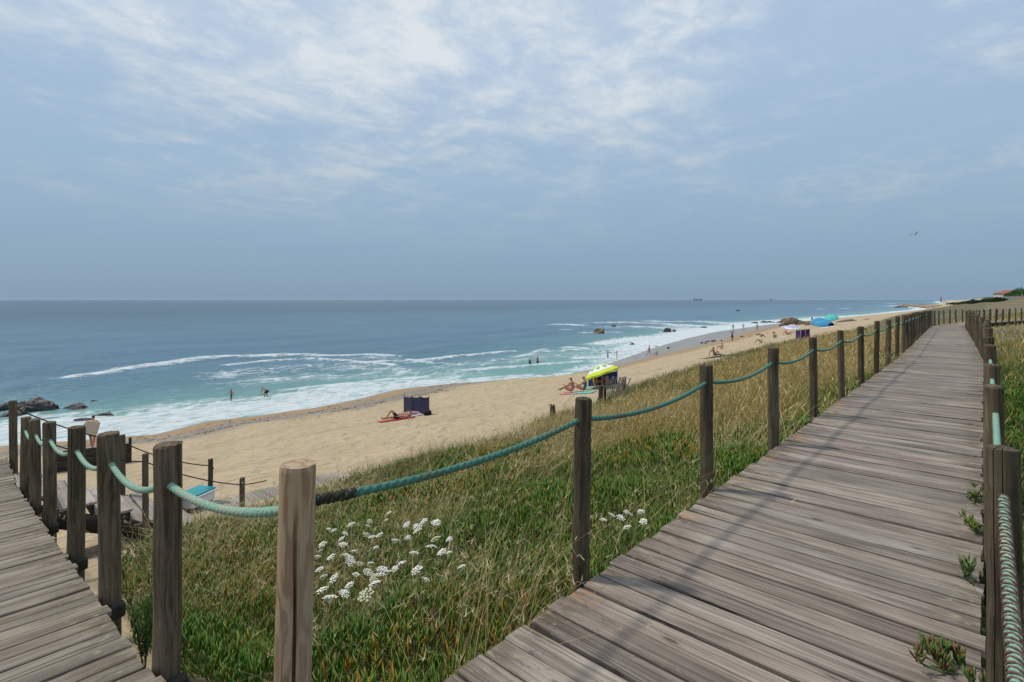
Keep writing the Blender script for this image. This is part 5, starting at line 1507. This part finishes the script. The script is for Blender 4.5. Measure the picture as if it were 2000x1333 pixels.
# ------------------------------------------------------------------ parasols
M['canopy_white'] = plain('canopy_white', (.74, .76, .72), .7, .04); M['canopy_yellow'] = plain('canopy_yellow', (.60, .66, .045), .7, .05); M['canopy_green'] = plain('canopy_green', (.33, .52, .10), .7, .05)
def parasol(label, loc, R, H, tilt_ax, tilt, mats, dots=None, rib=8):
    e = tag(empty('parasol', loc), label, 'parasol')
    V, T = tube_np([(0, 0, -.3), (0, 0, H * .62)], .018, 6); obj('pole', mesh_np('pole', V, T, M['pole'], True), e)
    rot = Matrix.Rotation(tilt, 4, Vector(tilt_ax).normalized())
    hub = Vector((0, 0, H * .62))
    o = obj('canopy_joint', None, e)
    bpy.data.objects.remove(o)
    V, T = tube_np([tuple(hub), tuple(hub + rot.to_3x3() @ Vector((0, 0, H * .40)))], .016, 6); obj('upper_pole', mesh_np('upper_pole', V, T, M['pole'], True), e)
    n = rib * 4; rings = [0.0, .16, .34, .52, .68, .80, 1.0, 1.0]
    Vc = []
    for j, q in enumerate(rings[1:]):
        for i in range(n):
            t = i * 2 * math.pi / n; sc = 1 - .045 * (1 - math.cos(rib * t)) * q
            z = R * .46 * (1 - q ** 2.0) - .02 * R * (1 - math.cos(rib * t)) * q
            if j == len(rings) - 2: z -= R * .10
            Vc.append((R * q * sc * math.cos(t), R * q * sc * math.sin(t), z))
    Vc.append((0, 0, R * .47)); top = len(Vc) - 1
    F, mi = [], []
    for i in range(n): F.append((top, i, (i + 1) % n)); mi.append(0)
    for j in range(len(rings) - 2):
        for i in range(n):
            a0, a1 = j * n + i, j * n + (i + 1) % n
            F.append((a0, a0 + n, a1 + n, a1)); mi.append(1 if rings[j + 1] > .78 else 0)
    me = bpy.data.meshes.new('canopy'); me.from_pydata(Vc, [], F)
    for m in mats[:2]: me.materials.append(m)
    me.polygons.foreach_set('material_index', mi); me.update()
    cn = obj('canopy', me, e); cn.matrix_basis = Matrix.Translation(hub + rot.to_3x3() @ Vector((0, 0, H * .40 - R * .47))) @ rot
    md = cn.modifiers.new('thickness', 'SOLIDIFY'); md.thickness = .008
    if dots:
        for k in range(rib):
            t = (k + .5) * 2 * math.pi / rib; q0 = .46
            pts = []
            for i in range(14):
                b2 = i * 2 * math.pi / 14
                q = q0 + .16 * math.cos(b2); tt = t + .27 * math.sin(b2)
                pts.append((R * q * math.cos(tt) * .97, R * q * math.sin(tt) * .97, R * .46 * (1 - q ** 2) + .012))
            m2 = bpy.data.meshes.new('green_spot'); m2.from_pydata(pts + [(p[0], p[1], p[2] - .02) for p in pts], [], [tuple(range(14))] + [(i, (i + 1) % 14, 14 + (i + 1) % 14, 14 + i) for i in range(14)])
            m2.materials.append(dots); obj('green_spot', m2, cn)
    V, T = tube_np([(0, 0, R * .45), (0, 0, R * .47 + .09)], np.array([.02, .008]), 6); obj('finial', mesh_np('finial', V, T, M['pole'], True), cn)
    return e
pl_ = gl(1176, 758)
parasol('tilted yellow and white parasol with green spots by the blue windbreak', pl_, 1.0, 1.30, (CS * .5 - SN * .9, SN * .5 + CS * .9, 0), -.38, [M['canopy_white'], M['canopy_yellow']], M['canopy_green'])
parasol('pale lilac parasol near the purple windbreak', gl(1548, 650), 1.1, 1.25, (1, 0, 0), .2, [CL['lilac'], CL['white']])
parasol('small pale lilac parasol beside the stretched out sunbather', gl(1536, 650), .9, 1.1, (0, 1, 0), .2, [CL['lilac'], CL['lilac']])
parasol('turquoise parasol behind the blue beach tents', gl(1624, 636), 1.2, 1.9, (1, 0, 0), .35, [CL['aqua'], CL['aqua']])
def tent(label, px, py, wm, h, mat):
    e = tag(empty('beach_tent', gl(px, py), (0, 0, face_rot(160))), label, 'tent')
    n = 10; V = []; F = []
    for j in range(7):
        y = -wm * .5 + wm * j / 6; s = math.sqrt(max(1 - ((j - 2.5) / 4.4) ** 2, .05))
        for i in range(n + 1):
            t = math.pi * i / n; V.append((wm * .62 * math.cos(t) * s, y, h * math.sin(t) * s))
    for j in range(6):
        for i in range(n): a = j * (n + 1) + i; F.append((a, a + 1, a + n + 2, a + n + 1))
    me = bpy.data.meshes.new('shell'); me.from_pydata(V, [], F); me.materials.append(mat); me.update()
    o = obj('shell', me, e); md = o.modifiers.new('thickness', 'SOLIDIFY'); md.thickness = .01
    box('groundsheet', (0, -wm * .1, .012), (wm * 1.15, wm * 1.1, .02), CL['navy'], e, .004)
    V, T = tube_np([V[i] for i in range(n + 1)], .02, 6); obj('hoop', mesh_np('hoop', V, T, CL['white'], True), e)
tent('blue half-dome beach tent, taller, beside the brown outcrop', 1602, 636, 2.4, 1.55, CL['sky'])
tent('blue half-dome beach tent, lower, under the turquoise parasol', 1612, 638, 2.3, 1.15, CL['sky'])

# ------------------------------------------------------------------ timber on the beach
wall_a, wall_b = gl(96, 926), gl(255, 904)
pw_ = tag(empty('plank_barrier', wall_a), 'low dark plank barrier standing on the sand behind the stairs', 'barrier')
dv_ = (wall_b - wall_a); ln_ = dv_.length; an_ = math.atan2(dv_.y, dv_.x)
sl_ = math.atan2(dv_.z, math.hypot(dv_.x, dv_.y))
for k in range(4):
    box('board', dv_ * .5 + Vector((0, 0, .10 + k * .195)), (ln_, .05, .185), M['joist'], pw_, .006, (0, -sl_, an_))
for t in (.02, .34, .67, .99):
    box('post', dv_ * t + Vector((0, 0, .26 + (.10 if t > .9 else 0))) + Vector((math.sin(an_), -math.cos(an_), 0)) * -.07, (.09, .09, 1.05 + (.2 if t > .9 else 0)), M['joist'], pw_, .008, (0, 0, an_))
# teal plastic box at the stair foot
tb = tag(empty('plastic_box', W(3.55, 12.72, -4.47), (0, 0, .5)), 'teal plastic tub with a white rim at the foot of the stairs', 'box')
bm = bmesh.new(); box_bm(bm, (0, 0, .10), (.46, .62, .20), .03); obj('tub', bm_mesh('tub', bm, CL['white']), tb)
bm = bmesh.new(); box_bm(bm, (0, 0, .225), (.52, .68, .04), .012); obj('rim', bm_mesh('rim', bm, CL['white']), tb)
bm = bmesh.new(); box_bm(bm, (0, .02, .262), (.47, .60, .03), .01); M['teal_plastic'] = plain('teal_plastic', (.02, .28, .30), .35, .05); obj('lid', bm_mesh('lid', bm, M['teal_plastic']), tb)
# old dune fence stakes
def stake(label, px, py, hpx, wpx, lean):
    u, v, z = on_ground(px, py); d = u * CS + v * SN
    h = hpx * d / 1000; w_ = wpx * d / 1000
    e = tag(empty('stake', W(u, v, z)), label, 'stake')
    for k, (dx, hh) in enumerate(((-.27, 1.0), (.27, .96))):
        bm = bmesh.new(); box_bm(bm, (0, 0, 0), (w_ * .50, w_ * .8, h * hh + .4), w_ * .1)
        for vt in bm.verts:
            if vt.co.z > 0: vt.co.z += random.uniform(-.04, .04) * 1.0
        obj('stake_half', bm_mesh('stake_half', bm, M['beach_post']), e, Vector((CS, SN, 0)) * dx * w_ + Vector((0, 0, (h * hh - .4) / 2)), (lean, lean * .5, YAW))
stake('short split grey stake standing in the grass at the dune edge', 1079, 822, 31, 10, .02)
stake('pointed grey stake at the dune edge past the paling fence', 1218, 768, 26, 7, .05)
u0, v0, z0 = on_ground(1172, 793); u1, v1, z1 = on_ground(1216, 779)
pf = tag(empty('paling_fence', W(u0, v0, z0)), 'broken weathered paling fence with thin slats at the dune edge', 'fence')
iv = pf.matrix_basis.inverted(); A0, A1 = iv @ W(u0, v0, z0), iv @ W(u1, v1, z1)
dsc = (u0 * CS + v0 * SN) / 1000
for t, hp, wp in ((.02, 32, 8), (.20, 26, 5)):
    bm = bmesh.new(); box_bm(bm, (0, 0, 0), (wp * dsc, wp * dsc, hp * dsc + .7), .01)
    obj('post', bm_mesh('post', bm, M['beach_post']), pf, A0.lerp(A1, t) + Vector((0, 0, hp * dsc / 2 - .2)), (.03, .02, YAW))
slat_bm = bmesh.new(); box_bm(slat_bm, (0, 0, .36), (.040, .014, 1.15), .003); slat_me = bm_mesh('slat', slat_bm, M['stair_plank'])
for k in range(12):
    t = .26 + .74 * k / 11
    o = obj('slat', slat_me, pf, A0.lerp(A1, t) + Vector((random.uniform(-.02, .02), random.uniform(-.02, .02), +.17 - .010 * k)), (random.uniform(-.1, .1) + .04 * k * .5, random.uniform(-.1, .1) + .03 * k, YAW + random.uniform(-.2, .2)))
o = obj('slat', slat_me, pf, A0 + Vector((-.18, -.14, -.05)), (.1, .38, YAW))
for zz in (.22, .48):
    V, T = tube_np([tuple(A0 + Vector((0, 0, zz))), tuple(A0.lerp(A1, .5) + Vector((0, 0, zz - .04))), tuple(A1 + Vector((0, 0, zz - .16)))], .004, 4); obj('wire', mesh_np('wire', V, T, M['dark_rope']), pf)

# ================================================================== FAR COAST
M['white_wall'] = plain('white_wall', (.62, .60, .54), .8, .06, .3); M['roof_tile'] = plain('roof_tile', (.34, .12, .07), .8, .15, 1.0); M['glass'] = plain('dark_glass', (.03, .035, .04), .2, .05); M['grey_wall'] = plain('grey_wall', (.30, .30, .30), .8, .08, .2)
def house(label, px, pybase, d, w_, dep, h, roof=True, wallm='white_wall', ang=0.0):
    du, dv, dz = ray(px, pybase); u, v, z = du * d, dv * d, dz * d
    gz = G(u, v); z = max(min(z, gz + 1), gz - .5)
    e = tag(empty('house', W(u, v, z), (0, 0, YAW + ang)), label, 'house')
    bm = bmesh.new(); box_bm(bm, (0, 0, h / 2 - 1), (w_, dep, h + 2), .02); wl = obj('wall', bm_mesh('wall', bm, M[wallm]), e)
    nW = max(2, int(w_ / 3))
    for k in range(nW):
        o = box('window', (-w_ / 2 + w_ * (k + .5) / nW, -dep / 2 - .03, h * .55), (1.1, .06, 1.3), M['grey_wall'], e, .02)
        box('pane', (0, -.04, 0), (.9, .04, 1.1), M['glass'], o, .01)
    bm = bmesh.new()
    if roof:
        V = [(-w_ * .55, -dep * .57, h), (w_ * .55, -dep * .57, h), (w_ * .55, dep * .57, h), (-w_ * .55, dep * .57, h), (-w_ * .30, 0, h + w_ * .14), (w_ * .30, 0, h + w_ * .14)]
        me = bpy.data.meshes.new('roof'); me.from_pydata(V, [], [(0, 1, 5, 4), (2, 3, 4, 5), (1, 2, 5), (3, 0, 4), (3, 2, 1, 0)]); me.materials.append(M['roof_tile']); rf = obj('roof', me, e)
        box('chimney', (w_ * .2, 0, h + w_ * .14), (.7, .7, 1.6), M['white_wall'], rf, .02)
    else:
        box('roof', (0, 0, h + .15), (w_ * 1.03, dep * 1.03, .3), M['grey_wall'], e, .02)
house('white house with an orange tiled roof on the far rise', 1972, 584, 400, 17, 9, 4.2)
house('long low white building among shrubs beside the orange-roofed house', 1921, 585, 430, 9, 7, 2.6, False)
house('low grey flat-roofed building on the far rise next to the house', 1945, 583, 440, 12, 8, 3.0, False, 'grey_wall')
M['far_leaf'] = attr_leaf('far_leaf', .7, .1)
def far_bush(label, px, py, d, R, H, seed, cols, group):
    du, dv, dz = ray(px, py); u, v = du * d, dv * d
    r = np.random.default_rng(seed)
    e = tag(empty('bush', W(u, v, G(u, v) - .2)), label, 'bush', group)
    n = 2200
    th = r.uniform(0, 6.28, n); q = R * np.sqrt(r.uniform(0, 1, n)); lump = .65 + .6 * vnoise(np.cos(th) * 2.3 + q / R * 3, np.sin(th) * 2.3, seed)
    z = H * np.sqrt(np.clip(1 - (q / R) ** 2, .03, 1)) * lump * r.uniform(.2, 1, n) ** .4
    b_ = np.stack([q * np.cos(th), q * np.sin(th), z], -1)
    c = np.array(cols)[r.choice(len(cols), n)] * r.uniform(.7, 1.3, (n, 1))
    V, F, c = blade_mesh(b_, r.uniform(.4, .9, n), r.uniform(.35, .7, n), r.uniform(0, 6.28, n), r.uniform(.1, 1.2, n), r.uniform(0, .4, n), c, None, 2)
    obj('foliage', mesh_np('foliage', V, F, M['far_leaf'], False, np.clip(c, 0, 1)), e)
    V, T = tube_np([(0, 0, -.5), (0, 0, H * .6)], np.array([.25, .1]), 6); obj('trunk', mesh_np('trunk', V, T, M['joist']), e)
DK = [(.030, .050, .020), (.045, .065, .028), (.06, .075, .03)]
for i, (px, py, d, R, H) in enumerate([(1890, 587, 420, 6, 2.2), (1905, 586, 415, 6, 2.6), (1932, 585, 395, 6, 2.8), (1942, 585, 385, 5, 2.4), (1952, 585, 380, 5, 3.0), (1912, 583, 470, 8, 3.4), (1870, 588, 470, 8, 2.0)]):
    far_bush('dark scrubby bush on the far rise below the houses', px, py, d, R, H, 300 + i, DK, 'dark bushes on the far rise')
far_bush('bright green bush on the slope nearest the orange-roofed house', 2001, 588, 300, 9, 5.2, 320, [(.045, .11, .022), (.06, .13, .03)], None)
# pale rocks of the far headland
for i in range(16):
    u = 700 + i * 16 + random.uniform(-6, 6); v = float(shore(u)) - random.uniform(2, 16)
    rock('pale pinkish boulder on the far headland', u, v, G(u, v) - .4, random.uniform(8, 18), random.uniform(5, 9), random.uniform(1.6, 3.4), 'pale_rock', i, random.uniform(0, 3), 'boulders of the far headland')
# tower far up the coast
du, dv, dz = ray(1838, 583)
tw = tag(empty('tower', W(du * 2300, dv * 2300, G(du * 2300, dv * 2300))), 'slender pale tower far up the coast', 'tower')
V, T = tube_np([(0, 0, -5), (0, 0, 20), (0, 0, 21), (0, 0, 22)], np.array([3.2, 2.4, 3.2, 3.2]), 12); obj('shaft', mesh_np('shaft', V, T, M['grey_wall']), tw)
V, T = tube_np([(0, 0, 22), (0, 0, 25), (0, 0, 27)], np.array([1.8, 1.8, .2]), 10); obj('lantern', mesh_np('lantern', V, T, M['grey_wall']), tw)
# ships on the horizon
def ship(label, px, d, L, hgt):
    du, dv, dz = ray(px, 586)
    e = tag(empty('ship', W(du * d, dv * d, -EYE), (0, 0, YAW)), label, 'ship')
    me = bpy.data.meshes.new('hull'); h = hgt * .4; b_ = L * .08
    me.from_pydata([(-L / 2, -b_, h), (L / 2, 0, h * 1.25), (-L / 2, b_, h), (-L * .47, -b_ * .8, -1), (L * .45, 0, -1), (-L * .47, b_ * .8, -1)], [], [(0, 1, 2), (0, 3, 4, 1), (1, 4, 5, 2), (2, 5, 3, 0)])
    me.materials.append(M['grey_wall']); obj('hull', me, e)
    box('superstructure', (-L * .36, 0, h + hgt * .28), (L * .12, b_ * 1.4, hgt * .6), M['white_wall'], e, .2)
    box('funnel', (-L * .40, 0, h + hgt * .68), (L * .04, b_ * .5, hgt * .3), M['grey_wall'], e, .2)
    V, T = tube_np([(L * .3, 0, h), (L * .3, 0, h + hgt * .45)], 1.0, 6); obj('mast', mesh_np('mast', V, T, M['grey_wall']), e)
ship('grey cargo ship on the horizon, the larger one', 1363, 9000, 170, 42)
ship('small grey ship on the horizon', 1506, 10500, 90, 34)
# gull
du, dv, dz = ray(1787, 458)
gb = tag(empty('gull', W(du * 55, dv * 55, dz * 55), (0, .25, YAW + 1.9)), 'white and grey gull gliding over the dunes', 'bird')
M['feather_white'] = plain('feather_white', (.70, .70, .69), .7, .05); M['feather_grey'] = plain('feather_grey', (.45, .47, .50), .7, .05)
V, T = tube_np([(0, -.28, .01), (0, -.18, .0), (0, 0, 0), (0, .14, .01), (0, .20, .025), (0, .255, .02), (0, .30, .01)], np.array([.012, .04, .065, .055, .035, .035, .006]), 10); obj('body', mesh_np('body', V, T, M['feather_white'], True), gb)
for s in (-1, 1):
    sp = [(0.03, .06, -.09, .02), (.25, .11, -.06, .10), (.45, .06, -.08, .11), (.66, -.06, -.11, .06)]
    Vw = []; 
    for x, yf, yb, z in sp: Vw += [(s * x, yf, z), (s * x, yb, z - .006), (s * x, (yf + yb) / 2, z + .012)]
    F = []
    for i in range(3):
        a = i * 3
        F += [(a, a + 3, a + 5, a + 2), (a + 2, a + 5, a + 4, a + 1), (a + 1, a + 4, a + 3, a)]
    me = bpy.data.meshes.new('wing'); me.from_pydata(Vw, [], F); me.materials.append(M['feather_grey']); obj('wing', me, gb)
me = bpy.data.meshes.new('tail'); me.from_pydata([(-.02, -.26, .01), (.02, -.26, .01), (.07, -.40, .0), (-.07, -.40, .0), (0, -.3, .02)], [], [(0, 1, 4), (1, 2, 4), (2, 3, 4), (3, 0, 4), (3, 2, 1, 0)]); me.materials.append(M['feather_white']); obj('tail', me, gb)

# ================================================================== AIR
hm, ht, hb_ = material('sea_haze')
ht.n.clear()
hv = ht.node('ShaderNodeVolumePrincipled', {'Color': (0.72, 0.85, 1.0, 1), 'Density': 1.3e-5, 'Anisotropy': 0.2})
ht.node('ShaderNodeOutputMaterial', {'Volume': hv.outputs[0]})
bm = bmesh.new(); box_bm(bm, (0, 0, 27), (32000, 32000, 64))
tag(obj('haze', bm_mesh('haze', bm, hm)), 'thin sea haze over beach and water', 'haze', kind='stuff')
